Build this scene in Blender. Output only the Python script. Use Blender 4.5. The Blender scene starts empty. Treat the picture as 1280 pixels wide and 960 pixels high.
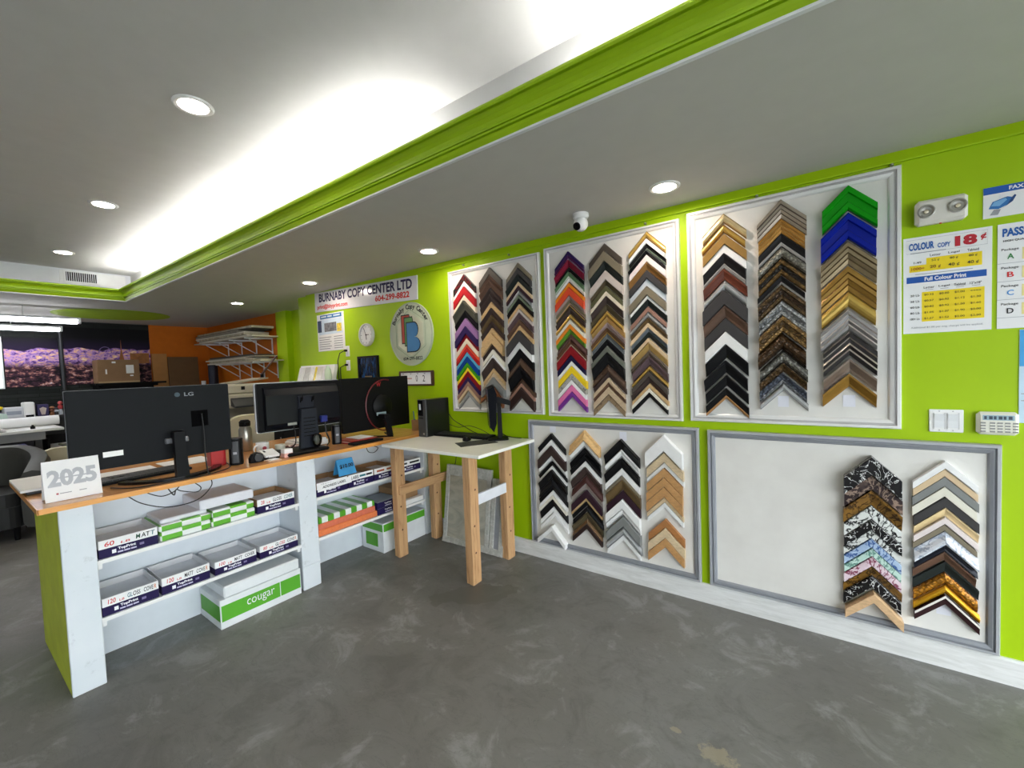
import bpy, math, random
from mathutils import Vector, Matrix

random.seed(7)
scene = bpy.context.scene
col = scene.collection
PI = math.pi

# ------------------------------------------------------------------ camera
YAW, PITCH, ROLL, FPX = 0.619548, 0.040607, 0.037724, 525.74
fw = Vector((-math.sin(YAW) * math.cos(PITCH), math.cos(YAW) * math.cos(PITCH), -math.sin(PITCH)))
rt = Vector((math.cos(YAW), math.sin(YAW), 0.0))
dn = fw.cross(rt)
rt2 = rt * math.cos(ROLL) + dn * math.sin(ROLL)
dn2 = dn * math.cos(ROLL) - rt * math.sin(ROLL)
cam_data = bpy.data.cameras.new('camera')
cam_data.sensor_width = 36.0
cam_data.lens = 36.0 * FPX / 1280.0
cam_data.clip_start = 0.02
cam = bpy.data.objects.new('camera', cam_data)
col.objects.link(cam)
mw = Matrix((rt2, -dn2, -fw)).transposed().to_4x4()
mw.translation = Vector((0.0, -2.75, 1.5))
cam.matrix_world = mw
scene.camera = cam

# ------------------------------------------------------------------ world, daylight, exposure
world = bpy.data.worlds.new('sky')
scene.world = world
world.use_nodes = True
bg = world.node_tree.nodes['Background']
bg.inputs['Color'].default_value = (0.88, 0.95, 1.0, 1)
bg.inputs['Strength'].default_value = SKY_STRENGTH = 5.9
portal = bpy.data.lights.new('storefront_daylight', 'AREA')
portal.shape = 'RECTANGLE'
portal.size, portal.size_y = 5.6, 1.98
portal.cycles.is_portal = True
portal_ob = bpy.data.objects.new('storefront_daylight', portal)
portal_ob.location = (2.58, -3.0, 1.09)
portal_ob.rotation_euler = (0, PI / 2, 0)          # the lamp's -z looks into the room (-x)
col.objects.link(portal_ob)
scene.view_settings.view_transform = 'Standard'
scene.view_settings.look = 'None'
scene.view_settings.gamma = 1.0
scene.view_settings.use_curve_mapping = False
scene.view_settings.exposure = 0.62
TUBE_POWER, DOWN_POWER, OFFICE_POWER = 36.0, 115.0, 9.0

# ------------------------------------------------------------------ helpers
def lin(c):
    c = c / 255.0
    return c / 12.92 if c <= 0.04045 else ((c + 0.055) / 1.055) ** 2.4
def rgb(r, g, b):
    return (lin(r), lin(g), lin(b), 1.0)

class NT:
    def __init__(s, name):
        s.m = bpy.data.materials.new(name)
        s.m.use_nodes = True
        s.t = s.m.node_tree
        s.b = s.t.nodes['Principled BSDF']
        s.out = s.t.nodes['Material Output']
    def n(s, kind, **kw):
        nd = s.t.nodes.new(kind)
        for k, v in kw.items():
            if k.startswith('i_'):
                key = k[2:]
                key = int(key) if key.isdigit() else key.replace('_', ' ')
                nd.inputs[key].default_value = v
            else:
                setattr(nd, k, v)
        return nd
    def l(s, a, b):
        s.t.links.new(a, b)
    def obj(s):
        return s.n('ShaderNodeTexCoord').outputs['Object']
    def noise(s, scale, detail=4, rough=.55, vec=None, dist=0.0):
        nd = s.n('ShaderNodeTexNoise')
        nd.inputs['Scale'].default_value = scale
        nd.inputs['Detail'].default_value = detail
        nd.inputs['Roughness'].default_value = rough
        nd.inputs['Distortion'].default_value = dist
        s.l(vec or s.obj(), nd.inputs['Vector'])
        return nd.outputs['Fac']
    def ramp(s, fac, stops):
        r = s.n('ShaderNodeValToRGB')
        e = r.color_ramp.elements
        while len(e) > 1:
            e.remove(e[0])
        e[0].position, e[0].color = stops[0]
        for p, c in stops[1:]:
            k = e.new(p); k.color = c
        s.l(fac, r.inputs['Fac'])
        return r.outputs['Color']
    def mix(s, fac, a, b, blend='MIX'):
        m = s.n('ShaderNodeMix', data_type='RGBA', blend_type=blend)
        for sock, v in ((m.inputs[0], fac), (m.inputs[6], a), (m.inputs[7], b)):
            if hasattr(v, 'links') or isinstance(v, bpy.types.NodeSocket):
                s.l(v, sock)
            else:
                sock.default_value = v
        return m.outputs[2]
    def math(s, op, a, b=0.0, c=0.0):
        m = s.n('ShaderNodeMath', operation=op)
        for i, v in enumerate((a, b, c)):
            if isinstance(v, bpy.types.NodeSocket):
                s.l(v, m.inputs[i])
            else:
                m.inputs[i].default_value = v
        return m.outputs[0]
    def scaled(s, sx, sy, sz):
        mp = s.n('ShaderNodeMapping')
        mp.inputs['Scale'].default_value = (sx, sy, sz)
        s.l(s.obj(), mp.inputs['Vector'])
        return mp.outputs['Vector']
    def bump(s, h, strength=.3, dist=.01):
        b = s.n('ShaderNodeBump')
        b.inputs['Strength'].default_value = strength
        b.inputs['Distance'].default_value = dist
        s.l(h, b.inputs['Height'])
        s.l(b.outputs['Normal'], s.b.inputs['Normal'])
    def color(s, c):
        if isinstance(c, bpy.types.NodeSocket):
            s.l(c, s.b.inputs['Base Color'])
        else:
            s.b.inputs['Base Color'].default_value = c
    def set(s, rough=.5, metal=0.0, spec=.5):
        s.b.inputs['Roughness'].default_value = rough
        s.b.inputs['Metallic'].default_value = metal
        s.b.inputs['Specular IOR Level'].default_value = spec
        return s.m

MATS = {}
def paint(name, c, rough=.5, metal=0.0, spec=.5, var=.06, scale=9.0, bump=0.0):
    """satin surface with a faint procedural unevenness"""
    key = (name, c, rough, metal, spec, var)
    if key in MATS:
        return MATS[key]
    t = NT(name)
    base = rgb(*c)
    f = t.noise(scale, 3)
    lo = tuple(x * (1 - var) for x in base[:3]) + (1,)
    hi = tuple(min(1, x * (1 + var)) for x in base[:3]) + (1,)
    t.color(t.ramp(f, [(.3, lo), (.7, hi)]))
    if bump:
        t.bump(t.noise(scale * 14, 2), bump, .003)
    MATS[key] = t.set(rough, metal, spec)
    return MATS[key]

def wood(name, c, dark, scale=6.0, axis='z', rough=.5):
    key = ('wood', name, c, axis)
    if key in MATS:
        return MATS[key]
    t = NT(name)
    s = {'x': (1, 12, 12), 'y': (12, 1, 12), 'z': (12, 12, 1)}[axis]
    v = t.scaled(*s)
    f = t.noise(scale, 5, .6, v, .6)
    k = t.noise(1.7, 2, .5)
    cc = t.ramp(f, [(.28, rgb(*dark)), (.48, rgb(*c)), (.75, tuple(min(1, x * 1.15) for x in rgb(*c)[:3]) + (1,))])
    t.color(t.mix(t.math('MULTIPLY', k, .35), cc, rgb(*dark)))
    t.bump(f, .12, .002)
    MATS[key] = t.set(rough)
    return MATS[key]

def glow(name, c, strength):
    key = ('glow', name, c, strength)
    if key in MATS:
        return MATS[key]
    t = NT(name)
    t.color((.8, .8, .8, 1))
    t.b.inputs['Emission Color'].default_value = c
    t.b.inputs['Emission Strength'].default_value = strength
    MATS[key] = t.set(.4)
    return MATS[key]

class MB:
    """collects vertices and faces of ONE part"""
    def __init__(s):
        s.v, s.f, s.mi, s.sm = [], [], [], []
    def add(s, vs, fs, mi=0, smooth=False):
        o = len(s.v)
        s.v += [tuple(v) for v in vs]
        for f in fs:
            s.f.append(tuple(o + i for i in f)); s.mi.append(mi); s.sm.append(smooth)
        return s
    def box(s, x0, x1, y0, y1, z0, z1, b=0.0, mi=0):
        if b <= 0:
            vs = [(x, y, z) for x in (x0, x1) for y in (y0, y1) for z in (z0, z1)]
            return s.add(vs, [(0, 1, 3, 2), (4, 6, 7, 5), (0, 4, 5, 1), (2, 3, 7, 6), (0, 2, 6, 4), (1, 5, 7, 3)], mi)
        b = min(b, (x1 - x0) * .45, (y1 - y0) * .45, (z1 - z0) * .45)
        vs, idx = [], {}
        for i, X in enumerate((x0, x1)):
            for j, Y in enumerate((y0, y1)):
                for k, Z in enumerate((z0, z1)):
                    sx, sy, sz = (1 - 2 * i) * b, (1 - 2 * j) * b, (1 - 2 * k) * b
                    idx[i, j, k, 0] = len(vs); vs.append((X, Y + sy, Z + sz))
                    idx[i, j, k, 1] = len(vs); vs.append((X + sx, Y, Z + sz))
                    idx[i, j, k, 2] = len(vs); vs.append((X + sx, Y + sy, Z))
        fs = []
        def q(a, out):
            c = [Vector(vs[i]) for i in a]
            n = (c[1] - c[0]).cross(c[2] - c[0])
            fs.append(tuple(a) if n.dot(Vector(out)) > 0 else tuple(reversed(a)))
        for i in (0, 1):
            d = 2 * i - 1
            q([idx[i, 0, 0, 0], idx[i, 1, 0, 0], idx[i, 1, 1, 0], idx[i, 0, 1, 0]], (d, 0, 0))
            q([idx[0, i, 0, 1], idx[1, i, 0, 1], idx[1, i, 1, 1], idx[0, i, 1, 1]], (0, d, 0))
            q([idx[0, 0, i, 2], idx[1, 0, i, 2], idx[1, 1, i, 2], idx[0, 1, i, 2]], (0, 0, d))
            for j in (0, 1):
                e = 2 * j - 1
                q([idx[i, j, 0, 0], idx[i, j, 1, 0], idx[i, j, 1, 1], idx[i, j, 0, 1]], (d, e, 0))
                q([idx[i, 0, j, 0], idx[i, 1, j, 0], idx[i, 1, j, 2], idx[i, 0, j, 2]], (d, 0, e))
                q([idx[0, i, j, 1], idx[1, i, j, 1], idx[1, i, j, 2], idx[0, i, j, 2]], (0, d, e))
                for k in (0, 1):
                    q([idx[i, j, k, 0], idx[i, j, k, 1], idx[i, j, k, 2]], (d, e, 2 * k - 1))
        return s.add(vs, fs, mi)
    def prism(s, poly, a0, a1, axis='y', mi=0, smooth=False):
        """poly of (u, v) extruded along axis: y -> (u, a, v), x -> (a, u, v), z -> (u, v, a)"""
        def P(u, v, a):
            return {'y': (u, a, v), 'x': (a, u, v), 'z': (u, v, a)}[axis]
        n = len(poly)
        vs = [P(u, v, a0) for u, v in poly] + [P(u, v, a1) for u, v in poly]
        fs = [(i, (i + 1) % n, n + (i + 1) % n, n + i) for i in range(n)]
        area = sum(poly[i][0] * poly[(i + 1) % n][1] - poly[(i + 1) % n][0] * poly[i][1] for i in range(n))
        flip = (area > 0) == (a1 > a0)
        if axis == 'y':
            flip = not flip
        if not flip:
            fs = [tuple(reversed(f)) for f in fs]
        s.add(vs, fs, mi, smooth)
        o = len(s.v) - 2 * n
        c0, c1 = tuple(range(o, o + n)), tuple(range(o + n, o + 2 * n))
        s.f += [tuple(reversed(c0)) if flip else c0, c1 if flip else tuple(reversed(c1))]
        s.mi += [mi, mi]; s.sm += [False, False]
        return s
    def tube(s, pts, r, n=8, mi=0, closed=False, r2=None):
        pts = [Vector(p) for p in pts]
        m = len(pts)
        rings = []
        up = Vector((0, 0, 1))
        prev = None
        for i, p in enumerate(pts):
            if closed:
                d = pts[(i + 1) % m] - pts[i - 1]
            else:
                d = pts[min(i + 1, m - 1)] - pts[max(i - 1, 0)]
            d = d.normalized() if d.length > 1e-9 else Vector((0, 0, 1))
            if prev is None:
                a = d.cross(up)
                if a.length < 1e-3:
                    a = d.cross(Vector((1, 0, 0)))
            else:
                a = prev - d * prev.dot(d)
            a.normalize(); prev = a
            b = d.cross(a)
            rr = r if r2 is None else r + (r2 - r) * i / max(1, m - 1)
            rings.append([p + a * (rr * math.cos(2 * PI * k / n)) + b * (rr * math.sin(2 * PI * k / n)) for k in range(n)])
        vs = [v for R in rings for v in R]
        fs = []
        for i in range(m if closed else m - 1):
            j = (i + 1) % m
            for k in range(n):
                fs.append((i * n + k, i * n + (k + 1) % n, j * n + (k + 1) % n, j * n + k))
        s.add(vs, fs, mi, True)
        if not closed:
            o = len(s.v) - len(vs)
            s.f += [tuple(o + k for k in reversed(range(n))), tuple(o + (m - 1) * n + k for k in range(n))]
            s.mi += [mi, mi]; s.sm += [False, False]
        return s
    def lathe(s, prof, c=(0, 0, 0), n=24, axis='z', mi=0, caps=True):
        """prof of (radius, height) revolved about axis through c"""
        vs, fs = [], []
        for r, h in prof:
            for k in range(n):
                a = 2 * PI * k / n
                x, y = r * math.cos(a), r * math.sin(a)
                p = {'z': (x, y, h), 'y': (x, -h, y), 'x': (h, x, y)}[axis]   # 'y' grows towards -y (out of the wall)
                vs.append((c[0] + p[0], c[1] + p[1], c[2] + p[2]))
        m = len(prof)
        for i in range(m - 1):
            for k in range(n):
                fs.append((i * n + k, i * n + (k + 1) % n, (i + 1) * n + (k + 1) % n, (i + 1) * n + k))
        if caps and prof[0][0] > 1e-6:
            fs.append(tuple(reversed(range(n))))
        if caps and prof[-1][0] > 1e-6:
            fs.append(tuple((m - 1) * n + k for k in range(n)))
        return s.add(vs, fs, mi, True)
    def rot(s, M):
        s.v = [tuple(M @ Vector(v)) for v in s.v]
        return s

def wloc(o):
    p = Vector((0, 0, 0))
    while o is not None:
        p += o.location
        o = o.parent
    return p

def obj(name, mb, mats, parent=None, origin=None, local=False):
    """links ONE mesh object; vertices are in world space unless local"""
    me = bpy.data.meshes.new(name)
    if local:
        off = Vector((0, 0, 0))
    elif parent is not None:
        off = wloc(parent)
    else:
        if origin is None:
            xs = [v[0] for v in mb.v]; ys = [v[1] for v in mb.v]; zs = [v[2] for v in mb.v]
            origin = ((min(xs) + max(xs)) / 2, (min(ys) + max(ys)) / 2, min(zs))
        off = Vector(origin)
    me.from_pydata([(v[0] - off.x, v[1] - off.y, v[2] - off.z) for v in mb.v], [], mb.f)
    mats = mats if isinstance(mats, (list, tuple)) else [mats]
    for m in mats:
        me.materials.append(m)
    me.polygons.foreach_set('material_index', mb.mi)
    me.polygons.foreach_set('use_smooth', mb.sm)
    me.update()
    if any(mb.sm):
        me.set_sharp_from_angle(angle=math.radians(38))
    o = bpy.data.objects.new(name, me)
    col.objects.link(o)
    if parent is not None:
        o.parent = parent
    elif not local:
        o.location = off
    return o

def thing(name, label, cat, loc=(0, 0, 0), group=None, rot=None):
    o = bpy.data.objects.new(name, None)
    o.empty_display_size = .05
    col.objects.link(o)
    o.location = loc
    if rot:
        o.rotation_euler = rot
    return tag(o, label, cat, group)
def tag(o, label, cat, group=None, kind=None):
    o['label'] = label
    o['category'] = cat
    if group: o['group'] = group
    if kind: o['kind'] = kind
    return o
def struct(name, mb, m, parent=None):
    o = obj(name, mb, m, parent)
    if parent is None:
        o['kind'] = 'structure'
    return o

WALL = (Vector((1, 0, 0)), Vector((0, 0, 1)))        # right, up as seen by somebody facing the right wall
FRONT = (Vector((0, 1, 0)), Vector((0, 0, 1)))       # facing the counter front
def text(name, body, centre, w, h, axes, m, parent, bold=.02, lift=.0012, skew=0.0):
    """flat lettering fitted into a w x h box centred at a point"""
    cu = bpy.data.curves.new(name, 'FONT')
    cu.body = body
    cu.size = 1.0
    cu.offset = bold
    cu.resolution_u = 3
    cu.shear = skew
    tmp = bpy.data.objects.new(name + '_tmp', cu)
    col.objects.link(tmp)
    dg = bpy.context.evaluated_depsgraph_get()
    me = bpy.data.meshes.new_from_object(tmp.evaluated_get(dg))
    bpy.data.objects.remove(tmp)
    bpy.data.curves.remove(cu)
    xs = [v.co.x for v in me.vertices]; ys = [v.co.y for v in me.vertices]
    x0, x1, y0, y1 = min(xs), max(xs), min(ys), max(ys)
    R, U = axes
    N = R.cross(U)
    c = Vector(centre) - wloc(parent) + N * lift
    if w is None:                      # uniform scale by em size h, sitting on a common baseline
        for v in me.vertices:
            v.co = c + R * ((v.co.x - (x0 + x1) / 2) * h) + U * ((v.co.y - .34) * h)
    for v in (me.vertices if w is not None else ()):
        u = ((v.co.x - x0) / (x1 - x0) - .5) * w
        t = ((v.co.y - y0) / (y1 - y0) - .5) * h
        v.co = c + R * u + U * t
    me.materials.clear()
    me.materials.append(m)
    me.name = name
    o = bpy.data.objects.new(name, me)
    col.objects.link(o)
    o.parent = parent
    return o

def quad_on(axes, centre, w, h, lift=.0006, th=.0004):
    """thin printed patch"""
    R, U = axes
    N = R.cross(U)
    c = Vector(centre) + N * lift
    mb = MB()
    vs = []
    for d in (0, th):
        for a, b in ((-1, -1), (1, -1), (1, 1), (-1, 1)):
            vs.append(c + N * (d - th) + R * (a * w / 2) + U * (b * h / 2))
    return mb.add(vs, [(3, 2, 1, 0), (4, 5, 6, 7), (0, 1, 5, 4), (1, 2, 6, 5), (2, 3, 7, 6), (3, 0, 4, 7)])

# ------------------------------------------------------------------ shared materials
M_LIME = None
def make_shared():
    g = {}
    t = NT('lime_wall_paint')
    f = t.noise(2.2, 4)
    t.color(t.ramp(f, [(.3, rgb(160, 195, 8)), (.7, rgb(167, 201, 12))]))
    t.bump(t.noise(160, 2), .06, .002)
    g['lime'] = t.set(.5, 0, .22)
    g['orange'] = paint('orange_wall_paint', (198, 104, 14), .6, spec=.25, var=.05)
    g['ceil'] = paint('grey_soffit_paint', (196, 194, 189), .8, var=.02, bump=.05)
    g['tray'] = paint('white_tray_paint', (206, 205, 202), .8, var=.02, bump=.05)
    g['white'] = paint('white_paint', (226, 228, 230), .5, var=.03)
    g['white_bright'] = paint('white_plastic', (240, 240, 238), .35, var=.02)
    g['paper'] = paint('white_paper', (238, 238, 238), .8, var=.02)
    g['black'] = paint('black_plastic', (9, 9, 11), .55, spec=.16, var=.1)
    g['black_gloss'] = paint('glossy_black_plastic', (8, 9, 11), .25, spec=.35, var=.05)
    g['charcoal'] = paint('charcoal_plastic', (52, 54, 58), .45)
    g['steel'] = paint('brushed_steel', (190, 190, 188), .28, 1.0)
    g['silver'] = paint('silver_frame_foil', (230, 230, 228), .34, .15, var=.04)
    g['greyframe'] = paint('grey_painted_frame', (172, 174, 178), .42, .1, var=.05)
    g['greyframe2'] = paint('dark_grey_frame_groove', (138, 141, 147), .42, .1, var=.05)
    g['cord'] = paint('black_cord_rubber', (16, 16, 18), .5)
    g['navy_ink'] = paint('navy_ink', (24, 16, 74), .6)
    g['red_ink'] = paint('red_ink', (205, 30, 28), .6)
    g['black_ink'] = paint('black_ink', (20, 20, 24), .6)
    g['blue_ink'] = paint('blue_ink', (10, 90, 170), .6)
    g['white_ink'] = paint('white_ink', (235, 235, 240), .6)
    g['grey_ink'] = paint('grey_ink', (150, 152, 158), .6)
    g['green_ink'] = paint('green_ink', (60, 160, 40), .6)
    g['yellow_ink'] = paint('yellow_ink', (240, 212, 0), .6)
    g['card'] = paint('brown_cardboard', (158, 122, 84), .8, var=.08)
    g['purple'] = paint('purple_printed_card', (27, 13, 66), .55, spec=.25)
    g['pgreen'] = paint('green_printed_card', (88, 172, 40), .5)
    return g
G = make_shared()

# ================================================================== THE SETTING
ZC, ZT = 2.455, 2.78                 # soffit and tray ceiling heights
XB, XF = -9.3, 2.6                   # back wall, storefront
YL, YR2 = -6.0, 0.44                 # left wall, recessed far side wall
TY, TX = -1.28, -6.68                # edges of the ceiling tray
TL, TF = -4.4, 1.9

# ---- floor: painted concrete, worn
def floor_material():
    t = NT('worn_grey_concrete')
    o = t.obj()
    big = t.noise(.8, 5, .62)
    mid = t.noise(4.2, 6, .68, dist=.6)
    fine = t.noise(38, 4, .7)
    c = t.ramp(big, [(.3, rgb(108, 106, 101)), (.5, rgb(121, 120, 116)), (.72, rgb(132, 132, 131))])
    blot = t.ramp(mid, [(.36, (1, 1, 1, 1)), (.47, (0, 0, 0, 1))])
    c = t.mix(t.math('MULTIPLY', blot, .50), c, rgb(92, 90, 85))
    light = t.ramp(mid, [(.54, (0, 0, 0, 1)), (.66, (1, 1, 1, 1))])
    c = t.mix(t.math('MULTIPLY', light, .45), c, rgb(170, 171, 171))
    c = t.mix(t.math('MULTIPLY', fine, .30), c, rgb(84, 84, 83))
    # hair cracks and scuffs
    sc = t.noise(3.0, 8, .7, t.scaled(1.0, 2.6, 1), 1.5)
    crack = t.ramp(t.math('ABSOLUTE', t.math('SUBTRACT', sc, .5)), [(.0, (1, 1, 1, 1)), (.006, (0, 0, 0, 1))])
    c = t.mix(t.math('MULTIPLY', crack, .5), c, rgb(70, 70, 68))
    # damp patch in front of the wooden table, with a ragged outline
    sep = t.n('ShaderNodeSeparateXYZ'); t.l(t.n('ShaderNodeNewGeometry').outputs['Position'], sep.inputs[0])
    X, Y = sep.outputs[0], sep.outputs[1]
    u = t.math('MULTIPLY', t.math('ADD', t.math('ADD', X, 1.83), t.math('ADD', Y, .70)), .7071)
    v = t.math('MULTIPLY', t.math('SUBTRACT', t.math('ADD', X, 1.83), t.math('ADD', Y, .70)), .7071)
    d = t.math('ADD', t.math('POWER', t.math('DIVIDE', u, .30), 2), t.math('POWER', t.math('DIVIDE', v, .115), 2))
    d = t.math('ADD', d, t.math('MULTIPLY', t.math('SUBTRACT', t.noise(7, 4, .6), .5), 2.6))
    damp = t.ramp(d, [(.92, (1, 1, 1, 1)), (1.0, (0, 0, 0, 1))])
    c = t.mix(t.math('MULTIPLY', damp, .75), c, rgb(92, 91, 84))
    # bare chips near the camera
    for (px, py, r) in ((-.30, -1.08, .045), (-.46, -1.05, .014), (.05, -1.22, .02)):
        dd = t.math('ADD', t.math('POWER', t.math('DIVIDE', t.math('SUBTRACT', X, px), r * 1.6), 2),
                    t.math('POWER', t.math('DIVIDE', t.math('SUBTRACT', Y, py), r), 2))
        dd = t.math('ADD', dd, t.math('MULTIPLY', t.math('SUBTRACT', t.noise(40, 4, .7), .5), 4.0))
        chip = t.ramp(dd, [(.5, (1, 1, 1, 1)), (1.0, (0, 0, 0, 1))])
        c = t.mix(t.math('MULTIPLY', chip, .55), c, rgb(168, 158, 132))
    t.color(c)
    r = t.math('ADD', t.math('MULTIPLY', mid, .22), .40)
    r = t.math('SUBTRACT', r, t.math('MULTIPLY', damp, .10))
    t.l(r, t.b.inputs['Roughness'])
    t.bump(t.math('ADD', t.math('MULTIPLY', mid, .7), t.math('MULTIPLY', fine, .25)), .12, .006)
    m = t.m
    t.b.inputs['Specular IOR Level'].default_value = .38
    return m
struct('floor', MB().box(XB - .2, XF + .2, YL - .2, YR2 + .2, -.12, 0), floor_material())

# ---- right wall and its columns
struct('wall_right', MB().box(-4.98, XF + .1, 0, .12, 0, ZC + .1), G['lime'])
struct('wall_pier', MB().box(-5.22, -4.98, .035, .5, 0, ZC + .1).box(-5.32, -5.22, .10, .5, 0, ZC + .1), G['lime'])
struct('wall_side', MB().box(-6.30, -5.32, YR2 + .06, YR2 + .2, 0, ZC + .1).box(-6.60, -6.30, YR2 - .03, YR2 + .2, 0, ZC + .1), G['lime'])
struct('wall_far_side', MB().box(XB - .1, -6.60, YR2, YR2 + .2, 0, ZC + .1), G['orange'])

def slate_material():
    t = NT('dark_slate_cladding')
    br = t.n('ShaderNodeTexBrick')
    br.inputs['Scale'].default_value = 1.0
    br.inputs['Brick Width'].default_value = .42
    br.inputs['Row Height'].default_value = .055
    br.inputs['Mortar Size'].default_value = .004
    br.inputs['Color1'].default_value = rgb(52, 55, 54)
    br.inputs['Color2'].default_value = rgb(24, 26, 27)
    br.inputs['Mortar'].default_value = rgb(8, 8, 8)
    sep = t.n('ShaderNodeSeparateXYZ'); t.l(t.obj(), sep.inputs[0])
    cm = t.n('ShaderNodeCombineXYZ'); t.l(sep.outputs[1], cm.inputs[0]); t.l(sep.outputs[2], cm.inputs[1])
    t.l(cm.outputs[0], br.inputs['Vector'])
    t.color(t.mix(t.noise(14, 5, .7), br.outputs['Color'], rgb(34, 37, 34)))
    t.bump(t.noise(20, 5, .7), .5, .02)
    return t.set(.7, 0, .15)
wb = struct('wall_back', MB().box(XB - .15, XB, YL, -.43, 0, ZC + .1), slate_material())
struct('wall_back_orange', MB().box(XB - .15, XB, -.43, YR2 + .2, 0, ZC + .1), G['orange'])
struct('wall_left', MB().box(XB - .15, XF + .1, YL - .12, YL, 0, ZC + .1), G['white'])

# ---- storefront behind the camera: sill, head, piers and mullions round the glazing
fr = MB().box(XF, XF + .1, YL, 0, 0, .10).box(XF, XF + .1, YL, 0, 2.08, ZC + .1)
fr.box(XF, XF + .1, YL, -5.80, .10, 2.08).box(XF, XF + .1, -.20, 0, .10, 2.08)
for yy in (-4.4, -3.0, -1.6):
    fr.box(XF + .02, XF + .08, yy - .03, yy + .03, .10, 2.08)
struct('wall_front', fr, G['charcoal'])
struct('ground_outside', MB().box(XF + .1, 9.0, -9.0, 3.0, -.12, -.02), paint('grey_pavement', (92, 92, 90), .8))  # unseen slab, added to keep sky light from below off the ceiling

# ---- ceiling: soffit ring with the tray opening, and the tray above it
cm_ = MB()
cm_.box(XB - .15, XF + .1, TY, YR2 + .2, ZC, ZC + .035)
cm_.box(XB - .15, TX, TL, TY, ZC, ZC + .035)
cm_.box(TF, XF + .1, TL, TY, ZC, ZC + .035)
cm_.box(XB - .15, XF + .1, YL - .1, TL, ZC, ZC + .035)
ceiling = struct('ceiling', cm_, G['ceil'])
struct('ceiling_tray', MB().box(TX - .2, TF + .2, TL - .2, TY + .2, ZT, ZT + .06), G['tray'])
wt = MB().box(TX - .2, TF + .2, TY + .08, TY + .14, ZC + .035, ZT)          # long side by the picture wall
struct('wall_tray_right', wt, G['tray'])
struct('wall_tray_back', MB().box(TX - .14, TX - .08, TL, TY + .08, ZC + .035, ZT), G['white'])
struct('wall_tray_left', MB().box(TX - .2, TF + .2, TL - .14, TL - .08, ZC + .035, ZT), G['ceil'])
struct('wall_tray_front', MB().box(TF + .08, TF + .14, TL, TY + .08, ZC + .035, ZT), G['ceil'])

# painted green circle on the far soffit
disc = MB().lathe([(.62, 0), (.62, -.004), (0, -.004)], (-8.10, -1.10, ZC - .0005), 48)
o = obj('painted_circle', disc, paint('lime_ceiling_paint', (160, 196, 12), .6), ceiling)

# ---- crown moulding round the tray: lime profile over a thin white edge strip
PROF = [(.000, .004), (.004, .010), (.013, .021), (.019, .030), (.010, .0325), (.010, .0365), (.023, .037), (.026, .044), (.013, .046),
        (.013, .050), (.024, .051), (.024, .062), (.029, .077), (.040, .090), (.054, .098), (.063, .101), (.052, .1035), (.052, .1075),
        (.068, .108), (.073, .116), (.072, .126), (.066, .130), (.052, .128), (.034, .108), (.006, .060), (-.010, .036)]
def moulding(name, corner_pts, inward):
    """profile swept along two points; the mitre follows the inward offset of both ends"""
    mb = MB()
    (p0, m0), (p1, m1) = corner_pts
    n = len(PROF)
    vs = []
    for p, m in ((p0, m0), (p1, m1)):
        for d, h in PROF:
            vs.append((p[0] + m[0] * d, p[1] + m[1] * d, ZC + h))
    fs = [(i, (i + 1) % n, n + (i + 1) % n, n + i) for i in range(n)]
    mb.add(vs, fs)
    for i in range(n - 5, n):
        mb.mi[i] = 1
    mb.f += [tuple(range(n)), tuple(reversed(range(n, 2 * n)))]
    mb.mi += [0, 0]; mb.sm += [False, False]
    o = struct(name, mb, [paint('lime_gloss_trim', (160, 196, 12), .42, var=.01), G['white']])
    st = MB()
    sv = []
    for p, m in ((p0, m0), (p1, m1)):
        for d, h in ((-.012, -.003), (.004, -.003), (.004, .006), (-.012, .006)):
            sv.append((p[0] + m[0] * d, p[1] + m[1] * d, ZC + h))
    st.add(sv, [(0, 1, 5, 4), (1, 2, 6, 5), (2, 3, 7, 6), (3, 0, 4, 7), (0, 3, 2, 1), (4, 5, 6, 7)])
    obj('edge_strip', st, G['white'], o)
    return o
moulding('trim_1', (((TX, TY), (1, -1)), ((TF, TY), (-1, -1))), None)
moulding('trim_2', (((TX, TL), (1, 1)), ((TX, TY), (1, -1))), None)

# narrow lime strip under the soffit, tilted upward to make a shaded band
struct('trim_3', MB().prism([(-.0005, ZC - .055), (-.013, ZC - .055), (-.014, ZC - .048), (-.002, ZC - .0005), (-.0005, ZC - .0005)], -2.98, XF, 'x'), G['lime'])

# ---- baseboards
def board_material():
    t = NT('whitewashed_baseboard')
    f = t.noise(5, 5, .65, t.scaled(1, 6, 8), .8)
    t.color(t.ramp(f, [(.3, rgb(206, 206, 202)), (.6, rgb(228, 228, 226)), (.8, rgb(236, 236, 235))]))
    return t.set(.5)
struct('baseboard_right', MB().prism([(-.018, 0), (-.018, .108), (-.012, .118), (0, .118), (0, 0)], -2.86, XF, 'x'), board_material())
struct('baseboard_far', MB().box(-4.98, -2.87, -.016, 0, 0, .118), board_material())

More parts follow.
